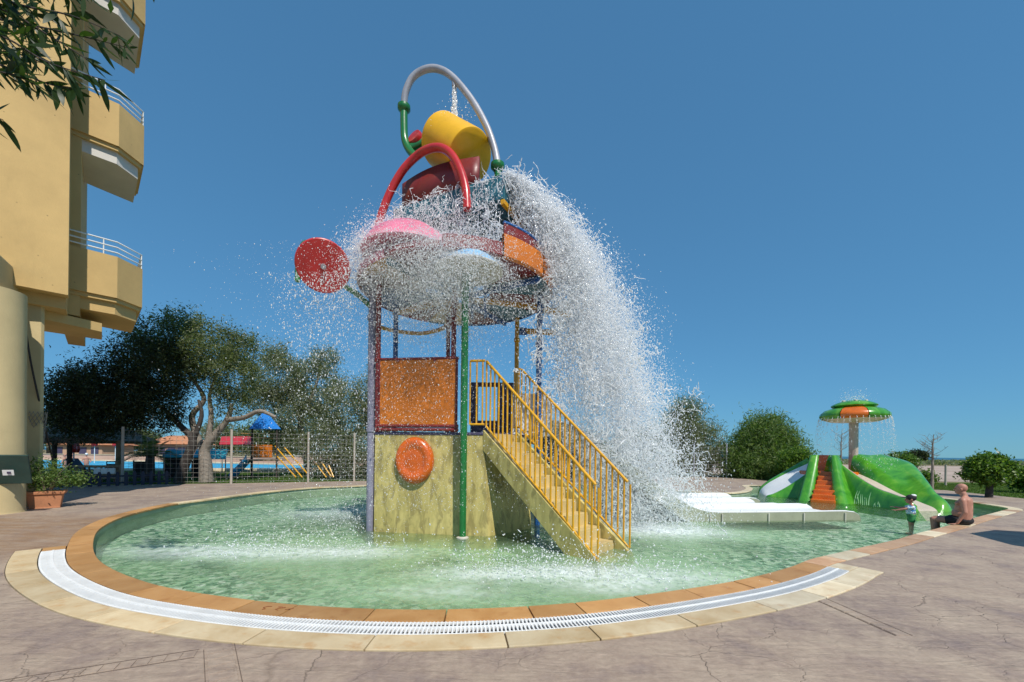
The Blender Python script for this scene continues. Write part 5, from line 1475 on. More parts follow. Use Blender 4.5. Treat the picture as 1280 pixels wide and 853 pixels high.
# distant tree line closing the left background
for k, (x, Y, h, lb) in enumerate(((60, 75, 7.5, 'distant round tree seen past the hotel pier'), (160, 80, 6.0, 'distant tree behind the low pink villa'), (270, 78, 6.5, 'distant tree behind the terracotta villa'), (330, 60, 5.5, 'distant tree behind the blue hut roof'), (720, 62, 4.5, 'distant tree dimly seen through the falling water'), (800, 50, 4.2, 'distant tree just behind the foot of the falling water'))):
    b = Vector((D(x, 565, Y).x, Y, 0))
    make_tree('distant_tree', b, [([b, b + Vector((0, 0, h * 0.5)), b + Vector((0.3, 0, h * 0.7))], 0.25, 0.1)], [((b.x, Y, h * 0.6), (h * 0.75, h * 0.6, h * 0.42), 160), ((b.x + h * 0.6, Y + 1, h * 0.45), (h * 0.6, h * 0.5, h * 0.35), 90)], 'olive' if k % 2 else 'greygreen', 0.42, 0.4, 0.6, 40, lb, 'bark')
# thatched bar shelter
TH = thing('thatched_shelter', (-20.5, 19.6, 0), 'open thatched shelter on dark posts beside the swimming pool', 'shelter')
c0 = D(103, 540, 19.6)
zr0, zr1 = D(103, 551, 19.6).z, D(103, 527, 19.6).z
xl, xr = D(52, 550, 19.6).x, D(162, 550, 19.6).x
MB().add([(xl, 18.1, zr0), (xr, 18.1, zr0), (xr, 21.4, zr0), (xl, 21.4, zr0), (xl + 1.1, 19.7, zr1), (xr - 1.1, 19.7, zr1), (xl + 0.2, 18.3, zr0 - 0.12), (xr - 0.2, 18.3, zr0 - 0.12), (xr - 0.2, 21.2, zr0 - 0.12), (xl + 0.2, 21.2, zr0 - 0.12)],
        [(0, 1, 5, 4), (1, 2, 5), (2, 3, 4, 5), (3, 0, 4), (0, 6, 7, 1), (1, 7, 8, 2), (2, 8, 9, 3), (3, 9, 6, 0), (6, 9, 8, 7)]).build('thatch_roof', M['thatch'], TH)
FR = RNG.uniform(0, 1, (2600,)); Cf = np.c_[xl + (xr - xl) * FR, np.full(2600, 18.1) + RNG.normal(0, 0.12, 2600), zr0 + RNG.normal(0, 0.07, 2600)]
V = leaves_np(Cf, 0.32, 0.07, droop=2.5); np_mesh('thatch_fringe', V, np.arange(len(V)).reshape(-1, 4), M['thatch'], TH)['kind'] = 'stuff'
for x in (68, 87, 148):
    for Y in (18.5, 21.0):
        b = D(x, 560, Y); MB().tube([(b.x, Y, -0.03), (b.x, Y, zr0)], 0.09, 8).build('post', M['darkbark' if x != 148 else 'timber'], TH, smooth=True)
# bar bench rail in timber with white cushions
BR = thing('timber_bench', D(118, 590, 17.6).xyz * Vector((1, 1, 0)) if False else Vector((D(118, 590, 17.6).x, 17.6, 0)), 'long timber slatted bench back in front of the swimming pool', 'bench')
for y in (583, 594):
    MB().beam(D(86, y, 17.6), D(152, y, 17.6), 0.05, 0.09).build('rail', M['timber'], BR)
for k in range(9):
    x = 88 + k * 7.8; MB().beam(D(x, 583, 17.62), D(x, 606, 17.62), 0.06, 0.05).build('baluster', M['timber'], BR)
MB().beam(D(86, 597.5, 17.3), D(152, 597.5, 17.3), 0.35, 0.05).build('seat', M['timber'], BR)
for k, x in enumerate((122, 131, 140)):
    c = MB(); c.box(D(x, 589, 17.45), (0.26, 0.08, 0.26), 0.2)
    tag(c.build('cushion', M['white'], bevel=0.03), ('white cushion on the timber bench below the small table', 'white cushion with a cushion on either side on the timber bench', 'white cushion on the timber bench next to the timber post')[k], 'cushion', 'white cushions on the timber bench')
# closed red parasols
def closed_parasol(x, y0, y1, ybase, Y, label):
    b = Vector((D(x, ybase, Y).x, Y, 0)); P_ = thing('closed_parasol', b, label, 'parasol')
    z1, z0 = D(x, y0, Y).z, D(x, y1, Y).z
    MB().tube([(b.x, Y, -0.02), (b.x, Y, z1)], 0.03, 8).build('pole', M['whitemetal'], P_, smooth=True)
    vs = MB(); n = 16; rows_ = []
    for t, r in ((0, 0.03), (0.15, 0.10), (0.5, 0.17), (0.8, 0.21), (1, 0.16)):
        rows_.append([(b.x + math.cos(a) * r * (1 + 0.25 * (k % 2)), Y + math.sin(a) * r * (1 + 0.25 * (k % 2)), z1 + (z0 - z1) * t) for k, a in enumerate([2 * math.pi * k / n for k in range(n + 1)])])
    vs.grid(rows_); vs.build('folded_canopy', M['red'], P_)
closed_parasol(92, 544, 566, 590, 21.5, 'closed red parasol beside the thatched shelter post')
closed_parasol(118, 550, 558, 580, 40, 'closed red parasol on the far pool terrace by the villa windows')
closed_parasol(144, 549, 558, 580, 40, 'closed red parasol on the far pool terrace near the timber post')
# loungers and chairs as dark silhouettes by the pool
def lounger(x, y, Y, label):
    b = Vector((D(x, y, Y).x, Y, 0)); L_ = thing('sun_lounger', b, label, 'sun lounger')
    MB().beam(b + Vector((0.0, 0, 0.36)), b + Vector((1.2, 0.1, 0.33)), 0.6, 0.06).build('seat', M['navy'], L_)
    MB().beam(b + Vector((0.0, 0, 0.36)), b + Vector((-0.45, 0, 0.95)), 0.6, 0.06).build('backrest', M['navy'], L_)
    for dx in (0.05, 1.1):
        for dy in (-0.25, 0.25): MB().beam(b + Vector((dx, dy, 0)), b + Vector((dx, dy, 0.34)), 0.04, 0.04).build('leg', M['navy'], L_)
lounger(100, 588, 21.5, 'dark reclined sun lounger at the swimming pool edge')
def chair(x, Y, label, mat):
    b = Vector((D(x, 590, Y).x, Y, 0)); C_ = thing('chair', b, label, 'chair')
    MB().box(b + Vector((0, 0, 0.45)), (0.46, 0.44, 0.04)).build('seat', mat, C_)
    for dx in (-0.21, 0.21):
        MB().tube([b + Vector((dx, 0.2, 0)), b + Vector((dx, 0.22, 0.9))], 0.02, 6).build('leg', mat, C_); MB().tube([b + Vector((dx, -0.2, 0)), b + Vector((dx, -0.2, 0.45))], 0.02, 6).build('leg', mat, C_)
    MB().tube([b + Vector((-0.21, 0.22, 0.9)), b + Vector((0.21, 0.22, 0.9))], 0.02, 6).build('back_rail', mat, C_); MB().box(b + Vector((0, 0.22, 0.68)), (0.40, 0.02, 0.22)).build('back_panel', mat, C_)
chair(133, 19.0, 'dark metal frame chair by the swimming pool', M['navy'])
T_ = thing('small_table', Vector((D(119, 590, 19.2).x, 19.2, 0)), 'small square dark table between lounger and chair', 'table'); tb = T_.location
MB().box(tb + Vector((0, 0, 0.62)), (0.6, 0.6, 0.04)).build('table_top', M['navy'], T_)
for dx in (-0.24, 0.24):
    for dy in (-0.24, 0.24): MB().box(tb + Vector((dx, dy, 0.30)), (0.04, 0.04, 0.60)).build('leg', M['navy'], T_)
# dark woven screens
for x0, x1, y0, y1, Y, lb in ((167, 188, 577, 600, 20.3, 'dark woven screen behind the palm shrub'), (206, 231, 572, 599, 20.2, 'dark woven screen left of the slanting trunk'), (240, 254, 572, 599, 20.6, 'dark woven screen left of the pale trunk')):
    S_ = thing('woven_screen', Vector((D((x0 + x1) / 2, y1, Y).x, Y, 0)), lb, 'screen')
    a, b = D(x0, y0, Y), D(x1, y0, Y)
    MB().wall((a.x, Y), (b.x, Y), 0.05, a.z, 0.05).build('screen_panel', M['black'], S_)
    for p in (a, b): MB().tube([(p.x, Y, -0.02), (p.x, Y, a.z + 0.06)], 0.03, 6).build('post', M['galv'], S_)
# turquoise awnings over them
for x0, x1, y0, y1, Y, lb in ((202, 236, 562, 572, 19.9, 'turquoise awning above the dark screens'), (240, 285, 562, 574, 22.0, 'turquoise awning strip behind the pale trunk')):
    A_ = thing('awning', D(x0, y0, Y), lb, 'awning')
    MB().add([D(x0 + 6, y0, Y + 0.6), D(x1, y0, Y + 0.6), D(x1 - 3, y1, Y - 0.2), D(x0, y1, Y - 0.2)], [(0, 1, 2, 3)]).build('canvas', paint('turquoise_canvas', (0.03, 0.38, 0.48), 0.7), A_, solid=0.03)
    for x in (x0 + 3, x1 - 3):
        b = D(x, y1 - 2, Y); MB().tube([(b.x, Y, -0.02), b], 0.03, 6).build('pole', M['galv'], A_)
# bathers in the far pool
for x, Y, lb in ((81, 31, 'bather with pink shoulders standing in the swimming pool'), (91, 33, 'bather in a red top standing in the swimming pool'), (108, 35, 'bather with white cap standing in the swimming pool')):
    b = Vector((D(x, 575, Y).x, Y, -0.25)); P_ = thing('person', b, lb, 'person')
    m = MB(); ellip(m, (0, 0, 0.55), (0.12, 0.18, 0.35)); ellip(m, (0, 0, 0.85), (0.10, 0.20, 0.14)); capsule(m, (0, 0, 0.9), (0, 0, 1.08), 0.06, 0.055); head(m, (0, 0, 1.2), 1.0)
    for k in (-1, 1): capsule(m, (0, 0.2 * k, 0.9), (0.05, 0.28 * k, 0.62), 0.05, 0.045); capsule(m, (0.05, 0.28 * k, 0.62), (0.22, 0.2 * k, 0.5), 0.045, 0.03); capsule(m, (0, .09 * k, .3), (0, .1 * k, -.1), .08, .06)
    bd = flesh(m, 'body', M['skin'], None, 0, P_, 0.03, 3)
    if 'cap' in lb:
        c = MB(); ellip(c, (0, 0, 1.25), (0.115, 0.095, 0.1)); flesh(c, 'cap', M['white'], None, 0, P_, 0.02, 2)
    if 'red' in lb:
        c = MB(); ellip(c, (0, 0, 0.62), (0.135, 0.2, 0.3)); flesh(c, 'swim_top', M['red'], None, 0, P_, 0.03, 2)
    P_.rotation_euler = (0, 0, random.uniform(0, 6))
# playground hut
PH = thing('play_hut', (-14.6, 23.5, 0), 'small playground hut with blue pyramid roof, orange panel and blue slide', 'play hut')
Yh = 23.0
a = [D(311, 536, Yh - 0.8), D(351, 536, Yh - 0.8), D(353, 536, Yh + 0.9), D(313, 536, Yh + 0.9)]
z_ = a[0].z
ap = D(331, 513, Yh + 0.05)
MB().add([(p.x, p.y, z_) for p in a] + [tuple(ap)], [(0, 1, 4), (1, 2, 4), (2, 3, 4), (3, 0, 4), (3, 2, 1, 0)]).build('roof', paint('hut_roof_blue', (0.02, 0.20, 0.62), 0.4), PH)
for x in (315, 346):
    for Y in (Yh - 0.7, Yh + 0.8):
        p = D(x, 560, Y); MB().tube([(p.x, Y, -0.02), (p.x, Y, z_)], 0.05, 8).build('post', M['darkbark'], PH, smooth=True)
p, q = D(315, 556, Yh - 0.72), D(340, 572, Yh - 0.72); MB().wall((p.x, p.y), (q.x, q.y), q.z, p.z, 0.05).build('orange_panel', M['orange'], PH)
p, q = D(312, 575, Yh), D(348, 575, Yh); MB().box(((p.x + q.x) / 2, Yh, p.z), (q.x - p.x, 1.7, 0.08)).build('platform', M['timber'], PH)
sl = MB(); rows_ = []
for t in [k / 8 for k in range(9)]:
    c = D(312 - 22 * t, 574 + 24 * (t ** 0.9), Yh - 0.75 - 0.6 * t)
    rows_.append([c + Vector((0, -0.28, 0.22)), c + Vector((0, -0.24, 0)), c + Vector((0, 0.24, 0)), c + Vector((0, 0.28, 0.22))])
sl.grid(rows_); sl.build('slide', paint('hut_slide_blue', (0.03, 0.26, 0.50), 0.35), PH, smooth=True, solid=0.04)
for (x0, y0, x1, y1) in ((344, 558, 378, 597), (356, 560, 384, 592), (344, 568, 370, 597)):
    MB().tube([D(x0, y0, Yh - 0.6), D(x1, y1, Yh - 1.6)], 0.035, 8).build('climb_rail', M['yellow'], PH, smooth=True)
MB().tube([D(302, 542, Yh), D(318, 543, Yh), D(320, 547, Yh), D(341, 548, Yh)], 0.035, 8).build('top_rail', M['yellow'], PH, smooth=True)
CN = thing('climbing_net', (-10.6, 23.4, 0), 'yellow climbing frame half hidden by grey green leaves', 'climbing frame')
for (x0, y0, x1, y1) in ((395, 580, 408, 597), (402, 578, 414, 596), (411, 582, 417, 597)):
    MB().tube([D(x0, y0, 21.4), D(x1, y1, 21.2)], 0.035, 8).build('frame_rail', M['yellow'], CN, smooth=True)
RA = thing('red_awning', D(300, 545, 27), 'red fabric awning behind the fence post by the play hut', 'awning')
MB().add([D(277, 546, 27.6), D(315, 546, 27.6), D(317, 556, 26.6), D(274, 556, 26.6)], [(0, 1, 2, 3)]).build('canvas', M['red'], RA, solid=0.03)
for x in (278, 314):
    b = D(x, 555, 26.9); MB().tube([(b.x, b.y, -0.02), b], 0.04, 6).build('pole', M['galv'], RA)

# parasol standing just outside the frame; only its shadow reaches into view
PU = thing('open_parasol', (11.3, 5.55, 0), 'open parasol standing on the deck right of the pool', 'parasol')
MB().tube([(11.3, 5.55, 0), (11.3, 5.55, 2.75)], 0.03, 10).build('pole', M['timber'], PU, smooth=True)
m = MB(); n = 8; ctr = Vector((11.3, 5.55, 2.75)); ring = [Vector((11.3 + 1.5 * math.cos(k * math.pi / 4), 5.55 + 1.5 * math.sin(k * math.pi / 4), 2.3)) for k in range(8)]
m.add([ctr] + ring, [(0, 1 + k, 1 + (k + 1) % 8) for k in range(8)]); m.build('canopy', M['white'], PU, solid=0.01)
MB().lathe([(0, 0.12), (0.1, 0.12), (0.28, 0.06), (0.3, 0)], (11.3, 5.55, 0), 20).build('base', M['grey'], PU, smooth=True)
# ------------------------------------------------------------------ branch hanging into the picture, each leaf its own piece
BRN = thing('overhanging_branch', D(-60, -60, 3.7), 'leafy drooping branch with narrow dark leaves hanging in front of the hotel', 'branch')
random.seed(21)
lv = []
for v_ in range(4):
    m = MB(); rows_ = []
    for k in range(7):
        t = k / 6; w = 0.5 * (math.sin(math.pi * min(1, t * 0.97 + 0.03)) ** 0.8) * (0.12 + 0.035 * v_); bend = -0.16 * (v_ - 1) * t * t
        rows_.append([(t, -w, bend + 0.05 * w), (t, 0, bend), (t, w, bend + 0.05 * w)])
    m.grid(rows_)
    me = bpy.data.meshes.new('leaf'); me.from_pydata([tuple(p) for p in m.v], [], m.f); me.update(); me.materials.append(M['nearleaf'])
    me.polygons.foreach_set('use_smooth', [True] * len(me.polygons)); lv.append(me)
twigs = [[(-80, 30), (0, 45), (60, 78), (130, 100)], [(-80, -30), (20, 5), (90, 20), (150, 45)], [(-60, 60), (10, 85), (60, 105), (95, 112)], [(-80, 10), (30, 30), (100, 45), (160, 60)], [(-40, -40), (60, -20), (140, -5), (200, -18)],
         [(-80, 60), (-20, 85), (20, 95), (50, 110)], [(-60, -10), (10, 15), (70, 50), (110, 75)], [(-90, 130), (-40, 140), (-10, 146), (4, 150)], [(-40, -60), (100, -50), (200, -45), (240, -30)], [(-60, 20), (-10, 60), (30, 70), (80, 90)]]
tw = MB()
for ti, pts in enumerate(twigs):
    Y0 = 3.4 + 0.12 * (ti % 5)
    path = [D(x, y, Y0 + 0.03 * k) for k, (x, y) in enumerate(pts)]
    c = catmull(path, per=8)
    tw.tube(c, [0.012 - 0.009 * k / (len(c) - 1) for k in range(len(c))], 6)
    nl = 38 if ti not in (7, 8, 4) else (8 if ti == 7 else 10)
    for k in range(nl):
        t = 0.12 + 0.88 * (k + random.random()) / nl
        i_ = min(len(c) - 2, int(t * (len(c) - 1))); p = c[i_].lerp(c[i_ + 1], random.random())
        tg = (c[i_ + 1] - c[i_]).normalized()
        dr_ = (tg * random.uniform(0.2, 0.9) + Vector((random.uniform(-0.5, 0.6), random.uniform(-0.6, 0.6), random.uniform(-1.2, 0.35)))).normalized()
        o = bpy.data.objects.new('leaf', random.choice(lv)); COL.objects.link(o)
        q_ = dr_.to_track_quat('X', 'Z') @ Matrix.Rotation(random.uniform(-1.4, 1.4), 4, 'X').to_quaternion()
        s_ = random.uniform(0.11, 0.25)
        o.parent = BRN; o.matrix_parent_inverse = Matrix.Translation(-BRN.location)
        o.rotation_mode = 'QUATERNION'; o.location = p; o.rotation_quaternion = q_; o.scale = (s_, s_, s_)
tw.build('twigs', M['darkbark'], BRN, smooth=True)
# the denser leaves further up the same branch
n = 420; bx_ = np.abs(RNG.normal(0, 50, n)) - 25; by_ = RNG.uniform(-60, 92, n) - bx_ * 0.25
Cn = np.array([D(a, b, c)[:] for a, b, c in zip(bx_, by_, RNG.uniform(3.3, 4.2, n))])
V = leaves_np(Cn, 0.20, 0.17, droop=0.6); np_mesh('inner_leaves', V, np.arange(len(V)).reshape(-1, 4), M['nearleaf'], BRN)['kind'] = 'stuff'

# ------------------------------------------------------------------ moving water, frozen in the air
def drop_material():
    m, nt, b = nodes_of('airborne_water')
    b.inputs['Base Color'].default_value = (0.97, 0.98, 0.99, 1); b.inputs['Roughness'].default_value = 0.12
    b.inputs['Specular IOR Level'].default_value = 0.8
    t = N(nt, 'ShaderNodeBsdfTranslucent'); t.inputs['Color'].default_value = (0.98, 0.99, 1.0, 1)
    mx = N(nt, 'ShaderNodeMixShader'); mx.inputs[0].default_value = 0.5
    nt.links.new(b.outputs[0], mx.inputs[1]); nt.links.new(t.outputs[0], mx.inputs[2])
    tr = N(nt, 'ShaderNodeBsdfTransparent'); m2 = N(nt, 'ShaderNodeMixShader'); m2.inputs[0].default_value = 0.12
    nt.links.new(mx.outputs[0], m2.inputs[1]); nt.links.new(tr.outputs[0], m2.inputs[2])
    nt.links.new(m2.outputs[0], nt.nodes['Material Output'].inputs['Surface'])
    return m
M['drop'] = drop_material()
def drop_group():
    g = bpy.data.node_groups.new('droplets', 'GeometryNodeTree')
    g.interface.new_socket('Geometry', in_out='INPUT', socket_type='NodeSocketGeometry'); g.interface.new_socket('Geometry', in_out='OUTPUT', socket_type='NodeSocketGeometry')
    gi, go = g.nodes.new('NodeGroupInput'), g.nodes.new('NodeGroupOutput')
    ico = g.nodes.new('GeometryNodeMeshIcoSphere'); ico.inputs['Radius'].default_value = 1.0; ico.inputs['Subdivisions'].default_value = 1
    sm = g.nodes.new('GeometryNodeSetShadeSmooth'); mt = g.nodes.new('GeometryNodeSetMaterial'); mt.inputs['Material'].default_value = M['drop']
    inst = g.nodes.new('GeometryNodeInstanceOnPoints')
    na = g.nodes.new('GeometryNodeInputNamedAttribute'); na.data_type = 'FLOAT_VECTOR'; na.inputs['Name'].default_value = 'sc'
    nd = g.nodes.new('GeometryNodeInputNamedAttribute'); nd.data_type = 'FLOAT_VECTOR'; nd.inputs['Name'].default_value = 'dv'
    al = g.nodes.new('FunctionNodeAlignRotationToVector'); al.axis = 'Z'
    L = g.links.new
    L(ico.outputs['Mesh'], sm.inputs[0]); L(sm.outputs[0], mt.inputs[0]); L(gi.outputs[0], inst.inputs['Points']); L(mt.outputs[0], inst.inputs['Instance'])
    L(na.outputs['Attribute'], inst.inputs['Scale']); L(nd.outputs['Attribute'], al.inputs['Vector']); L(al.outputs[0], inst.inputs['Rotation']); L(inst.outputs[0], go.inputs[0])
    return g
DG = drop_group()
def droplets(name, P, V, r, stretch, label, cat):
    P = np.asarray(P, np.float32); n = len(P)
    keep = P[:, 2] > WZ; P, V, r, stretch = P[keep], V[keep], r[keep], stretch[keep]; n = len(P)
    me = bpy.data.meshes.new(name); me.vertices.add(n); me.vertices.foreach_set('co', P.ravel())
    a = me.attributes.new('sc', 'FLOAT_VECTOR', 'POINT'); a.data.foreach_set('vector', np.c_[r, r, r * stretch].astype(np.float32).ravel())
    b = me.attributes.new('dv', 'FLOAT_VECTOR', 'POINT'); b.data.foreach_set('vector', V.astype(np.float32).ravel())
    me.materials.append(M['drop'])
    o = bpy.data.objects.new(name, me); COL.objects.link(o)
    md = o.modifiers.new('droplets', 'NODES'); md.node_group = DG
    return tag(o, label, cat, kind='stuff')
Gv = np.array((0, 0, -9.81))
def ballistic(p0, v0, t): return p0 + v0 * t[:, None] + 0.5 * Gv * (t ** 2)[:, None], v0 + Gv * t[:, None]
def rad(n, lo, hi, pw=3.0): return lo + (hi - lo) * RNG.uniform(0, 1, n) ** pw
def sheet(nstrand, per, edge0, edge1, vmin, vmax, tmax, jit, rlo, rhi, tpow=1.0, z0=7.1, vdir=(0.95, 0.22, 0), spread=0.2):
    """strands of water thrown over an edge: droplets of one strand share start point and speed"""
    e = RNG.uniform(0, 1, nstrand)[:, None]
    p0 = np.array(edge0) * (1 - e) + np.array(edge1) * e; p0[:, 2] = z0 + RNG.normal(0, 0.06, nstrand)
    sp_ = vmin + (vmax - vmin) * RNG.beta(1.6, 1.15, nstrand)
    d = np.array(vdir) + RNG.normal(0, spread, (nstrand, 3)) * np.array((0.3, 1, 0.3)); v0 = d * sp_[:, None]
    v0[:, 2] += RNG.normal(0.0, 0.25, nstrand)
    tc = tmax * RNG.uniform(0, 1, nstrand) ** tpow
    P0 = np.repeat(p0, per, 0); V0 = np.repeat(v0, per, 0); T = np.repeat(tc, per) + RNG.normal(0, 0.045, nstrand * per)
    T = np.clip(T, 0, None)
    V0 = V0 + RNG.normal(0, 1, V0.shape) * jit
    P, V = ballistic(P0, V0, T)
    P += RNG.normal(0, 0.02, P.shape)
    n = len(P)
    r = rad(n, rlo, rhi, 2.5); s = 1 + RNG.exponential(0.5, n) * (1 + 0.5 * (T < 0.5))
    return P, V, r, s
def torn(nf, per, edge0, edge1, vmin, vmax, tmin, tmax, Lmin, Lmax, rlo, rhi, tpow=0.7, z0=7.1, vdir=(0.95, 0.22, 0), spread=0.2, share=0.18):
    """connected torn filaments: beads strung closely along wriggling curves carried by the falling sheet"""
    e = RNG.uniform(0, 1, nf)[:, None]
    p0 = np.array(edge0) * (1 - e) + np.array(edge1) * e; p0[:, 2] = z0 + RNG.normal(0, 0.05, nf)
    sp_ = vmin + (vmax - vmin) * RNG.beta(1.6, 1.15, nf)
    d = np.array(vdir) + RNG.normal(0, spread, (nf, 3)) * np.array((0.3, 1, 0.3)); v0 = d * sp_[:, None]; v0[:, 2] += RNG.normal(0, 0.22, nf)
    t = tmin + (tmax - tmin) * RNG.uniform(0, 1, nf) ** tpow
    C, V = ballistic(p0, v0, t)
    # filaments gather in ragged clumps
    m = max(4, int(nf * share)); pick = RNG.integers(0, m, nf); C = C[pick] + RNG.normal(0, 0.11, (nf, 3)); V = V[pick]
    ax = V / (np.linalg.norm(V, axis=1, keepdims=True) + 1e-6) * 0.8 + RNG.normal(0, 0.75, (nf, 3)); ax /= np.linalg.norm(ax, axis=1, keepdims=True)
    L = RNG.uniform(Lmin, Lmax, nf)[:, None, None]; s = np.linspace(-0.5, 0.5, per)[None, :, None]
    w1, w2 = RNG.normal(0, 1, (nf, 1, 3)), RNG.normal(0, 1, (nf, 1, 3)); f1, f2 = RNG.uniform(2, 5, (nf, 1, 1)), RNG.uniform(5, 11, (nf, 1, 1)); ph = RNG.uniform(0, 6.28, (nf, 1, 1))
    P = C[:, None, :] + ax[:, None, :] * s * L + (w1 * np.sin(f1 * s + ph) * 0.16 + w2 * np.sin(f2 * s + ph * 2) * 0.07) * L
    tan = np.gradient(P, axis=1)
    r = (RNG.uniform(rlo, rhi, (nf, 1)) * (0.45 + 0.55 * np.cos(s[:, :, 0] * 2.6)) * RNG.uniform(0.55, 1.45, (nf, per)))
    step = np.linalg.norm(tan, axis=2)
    st = np.clip(step / np.maximum(r, 1e-4) * 0.75, 1, 6)
    return P.reshape(-1, 3), tan.reshape(-1, 3), r.ravel(), st.ravel()
def cat4(*L): return [np.concatenate([l[k] for l in L]) for k in range(4)]
p2, p3, p1 = (P2.x, P2.y, 7.1), (P3.x, P3.y, 7.1), (P1.x, P1.y, 7.1)
A1 = sheet(3400, 34, p2, p3, 0.5, 3.6, 1.25, 0.13, 0.003, 0.014, 0.62)
A2 = sheet(500, 40, p2, p3, 0.3, 2.6, 0.55, 0.08, 0.004, 0.015, 0.8)
A3 = sheet(2600, 40, p2, p3, 1.2, 3.7, 1.3, 0.22, 0.0025, 0.010, 0.45)
A4 = torn(5200, 16, p2, p3, 0.5, 3.6, 0.10, 1.22, 0.08, 0.34, 0.005, 0.0135, share=0.12)
A5 = torn(1500, 20, p2, p3, 0.3, 3.0, 0.0, 0.55, 0.12, 0.45, 0.005, 0.012, 1.0)
A6 = torn(620, 16, p1, p2, 0.1, 1.1, 0.12, 0.6, 0.10, 0.34, 0.004, 0.010, 0.9, vdir=(-0.25, -0.85, 0))
droplets('water_cascade', *cat4(A1, A2, A3, A4, A5, A6), 'white cascade of water pouring from the tray down over the slide', 'water splash')
# thin joined strands near the tray lip, like torn nets of water
sm_ = MB()
random.seed(4)
for k in range(260):
    e = random.random()
    front = random.random() < 0.2
    if front: a_ = P1.lerp(P2, random.uniform(0.35, 1)); vd = Vector((-0.2, -0.75, 0)) * random.uniform(0.1, 1.0)
    else: a_ = P2.lerp(P3, e); vd = Vector((0.9, -0.25, 0)) * random.uniform(0.3, 3.0)
    a_ = Vector((a_.x, a_.y, 7.1 + random.uniform(-0.05, 0.1))); t0 = random.uniform(0, 0.5) ; L = random.uniform(0.05, 0.16)
    vd += Vector((random.gauss(0, 0.35), random.gauss(0, 0.35), random.gauss(0.2, 0.3)))
    ph = random.uniform(0, 6.28); pts = []
    for j in range(6):
        t = t0 + L * j / 5
        pts.append(a_ + vd * t + Vector((0, 0, -4.9 * t * t)) + Vector((math.sin(ph + j * 1.3), math.cos(ph + j * 1.7), math.sin(ph * 2 + j))) * 0.03)
    r_ = random.uniform(0.002, 0.006)
    sm_.tube(pts, [r_ * 0.4, r_, r_ * 0.6, r_ * 1.2, r_ * 0.7, r_ * 0.3], 5)
so_ = sm_.build('water_strands', M['drop'], smooth=True); tag(so_, 'torn glassy strands of water spilling over the tray rim', 'water splash', kind='stuff')
# water over the front lip onto the domes, and the burst of spray there
B1 = sheet(160, 24, p1, p2, 0.1, 1.0, 0.62, 0.10, 0.004, 0.014, 0.7, vdir=(-0.25, -0.85, 0))
def burst(c, n, spd, tmax, rlo, rhi, up=0.4, flat=(1, 1, 1)):
    u = RNG.normal(size=(n, 3)) * np.array(flat); u[:, 2] = np.abs(u[:, 2]) * up + RNG.normal(0, 0.15, n)
    u /= np.linalg.norm(u, axis=1, keepdims=True) + 1e-9
    v0 = u * (RNG.uniform(0.15, 1, n) ** 0.7 * spd)[:, None]; t = RNG.uniform(0, 1, n) ** 1.2 * tmax
    P, V = ballistic(np.array(c)[None, :] + RNG.normal(0, 0.22, (n, 3)), v0, t)
    return P, V, rad(n, rlo, rhi, 3), 1 + RNG.exponential(0.5, n)
B2 = burst((pd.x - 0.35, pd.y - 0.1, pd.z + 0.15), 52000, 2.5, 0.42, 0.0025, 0.011, 0.5, (1.6, 1, 0.8))
B3 = burst((hd.x - 0.3, hd.y + 0.1, hd.z + 0.1), 30000, 2.1, 0.5, 0.002, 0.009, 0.5)
B4 = burst((pd.x + 0.4, pd.y, pd.z - 0.1), 26000, 1.9, 0.6, 0.002, 0.009, 0.3, (1.5, 0.8, 0.8))
c6 = D(556, 305, 7.0); B6 = burst((c6.x, c6.y, c6.z), 26000, 2.2, 0.5, 0.002, 0.008, 0.6, (2.2, 0.6, 0.9)); B6[0][:, 0] += RNG.normal(0, 0.45, 26000)
# streams falling from the dome edges
n = 16000; th = RNG.uniform(0, 6.283, n); T = RNG.uniform(0, 0.5, n)
Cx = np.where(RNG.uniform(0, 1, n) < 0.55, 1, 0)
c_ = np.where(Cx[:, None] == 1, np.array((pd.x, pd.y, pd.z))[None], np.array((hd.x, hd.y, hd.z))[None]); R_ = np.where(Cx == 1, 0.96, 0.67)
p0 = c_ + np.c_[np.cos(th) * R_, np.sin(th) * R_, np.zeros(n)]; v0 = np.c_[np.cos(th), np.sin(th), np.zeros(n)] * RNG.uniform(0.3, 1.6, n)[:, None] + RNG.normal(0, 0.15, (n, 3))
Pq, Vq = ballistic(p0, v0, T); B5 = (Pq, Vq, rad(n, 0.002, 0.009, 3), 1 + RNG.exponential(0.5, n))
droplets('dome_spray', *cat4(B1, B2, B3, B4, B5, B6), 'dense white spray bursting off the pink and blue domes', 'water splash')
# loose drops drifting in front of and beside the tower
n = 21000
px = np.clip(RNG.normal(500, 95, n), 190, 720); pyv = RNG.uniform(300, 640, n); Yd = RNG.uniform(5.2, 8.3, n)
q = np.array([D(a, b, c)[:] for a, b, c in zip(px, pyv, Yd)]); C1 = (q, RNG.normal(0, 0.2, (n, 3)) + np.array((0, 0, -3)), rad(n, 0.0016, 0.0068, 3.5), 1 + RNG.exponential(0.4, n))
n = 3500
px = RNG.normal(405, 32, n); pyv = 340 + RNG.exponential(70, n); Yd = RNG.uniform(6.8, 8.2, n)
q = np.array([D(a, b, c)[:] for a, b, c in zip(px, pyv, Yd)]); C2 = (q, RNG.normal(0, 0.2, (n, 3)) + np.array((0, 0, -3)), rad(n, 0.003, 0.013, 3.5), 1 + RNG.exponential(0.6, n))
droplets('loose_drops', *cat4(C1, C2), 'scattered loose water drops falling in front of the tower', 'water drops')
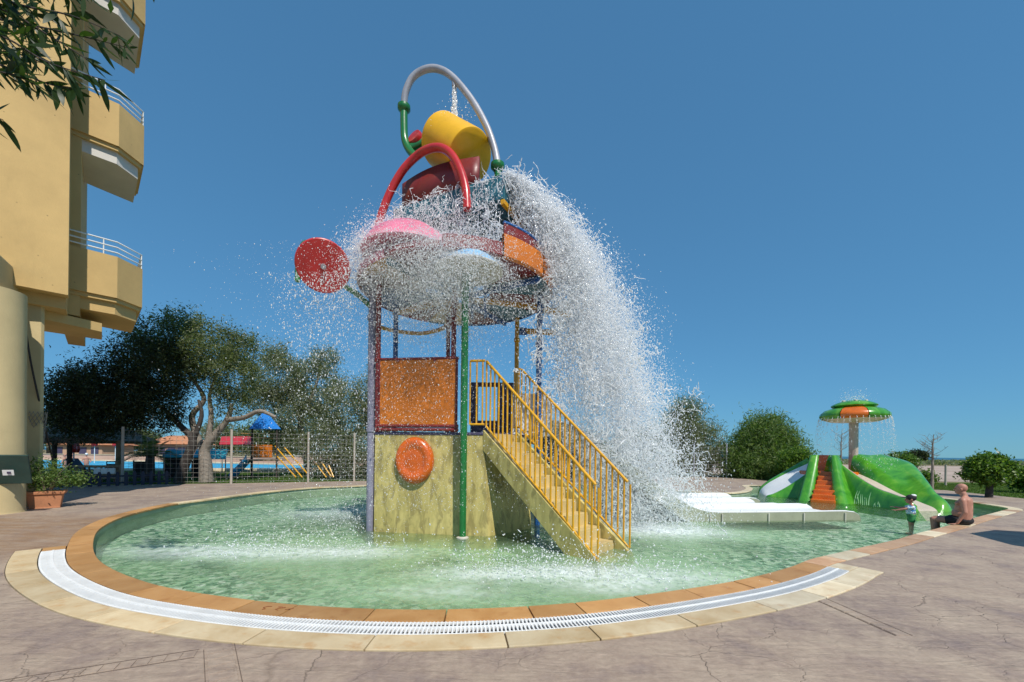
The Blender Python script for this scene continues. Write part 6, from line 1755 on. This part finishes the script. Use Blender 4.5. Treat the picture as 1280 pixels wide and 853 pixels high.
# splash rising where the water lands
E_ = []
for (x, y, n, s, fl) in ((785, 627, 17000, 3.2, (1.2, 1.2, 1)), (806, 624, 9000, 2.6, (1.2, 1.2, 1)), (765, 640, 9000, 2.6, (1.2, 1.2, 1)), (785, 657, 3500, 1.4, (1.6, 1.2, .8)), (440, 655, 5000, 2.2, (1.5, 1.2, 1)), (340, 690, 2200, 0.8, (3, 1, .6)), (450, 688, 1200, 0.7, (3, 1, .6)), (640, 716, 2200, 0.8, (3, 1, .6)), (800, 724, 1800, 0.8, (3, 1, .6)), (700, 714, 1800, .8, (3, 1, .6))):
    p = G(x, y, WZ); b_ = burst((p.x, p.y, WZ + 0.02), n, s, 0.62 if s > 2 else 0.2, 0.003, 0.012, 1.0, fl)
    b_[0][:, 0] += RNG.normal(0, 0.5 if s > 2 else 0.6, n); b_[0][:, 1] += RNG.normal(0, 0.45 if s > 2 else 0.22, n); E_.append(b_)
droplets('landing_splash', *cat4(*E_), 'white splash thrown up where water hits the pool', 'water splash')
# jet filling the bucket
n = 2600; j0, j1 = np.array(D(568, 109, 9.0)), np.array(D(568, 158, 8.95)); t = RNG.uniform(0, 1, n) ** 0.9
q = j0 + (j1 - j0) * t[:, None] + RNG.normal(0, 1, (n, 3)) * (0.018 + 0.035 * t[:, None] ** 3)
J1 = (q, np.tile(np.array((0, 0, -1.0)), (n, 1)), rad(n, 0.004, 0.014, 2), 1.5 + RNG.exponential(1.2, n))
J2 = burst(j1 + np.array((0, 0, 0.02)), 600, 1.2, 0.2, 0.003, 0.010, 1.0)
droplets('bucket_jet', *cat4(J1, J2), 'thin stream of water filling the yellow bucket', 'water jet')
# drips around the mushroom cap
n = 3600; th = RNG.uniform(0, 6.283, n); T = RNG.uniform(0, 0.75, n); st_ = np.round(th / 0.17) * 0.17
p0 = np.c_[mc.x + np.cos(st_) * 1.10, mc.y + np.sin(st_) * 1.10, np.full(n, 3.1)]; v0 = np.c_[np.cos(st_), np.sin(st_), np.zeros(n)] * 0.25 + RNG.normal(0, 0.08, (n, 3))
Pm, Vm = ballistic(p0, v0, T); K1 = (Pm, Vm, rad(n, 0.003, 0.010, 2.5), 1.5 + RNG.exponential(1.0, n))
K2 = burst((mc.x, mc.y, 3.78), 900, 1.4, 0.28, 0.004, 0.014, 2.0)
droplets('mushroom_drips', *cat4(K1, K2), 'thin curtain of drips falling from the mushroom cap', 'water drops')
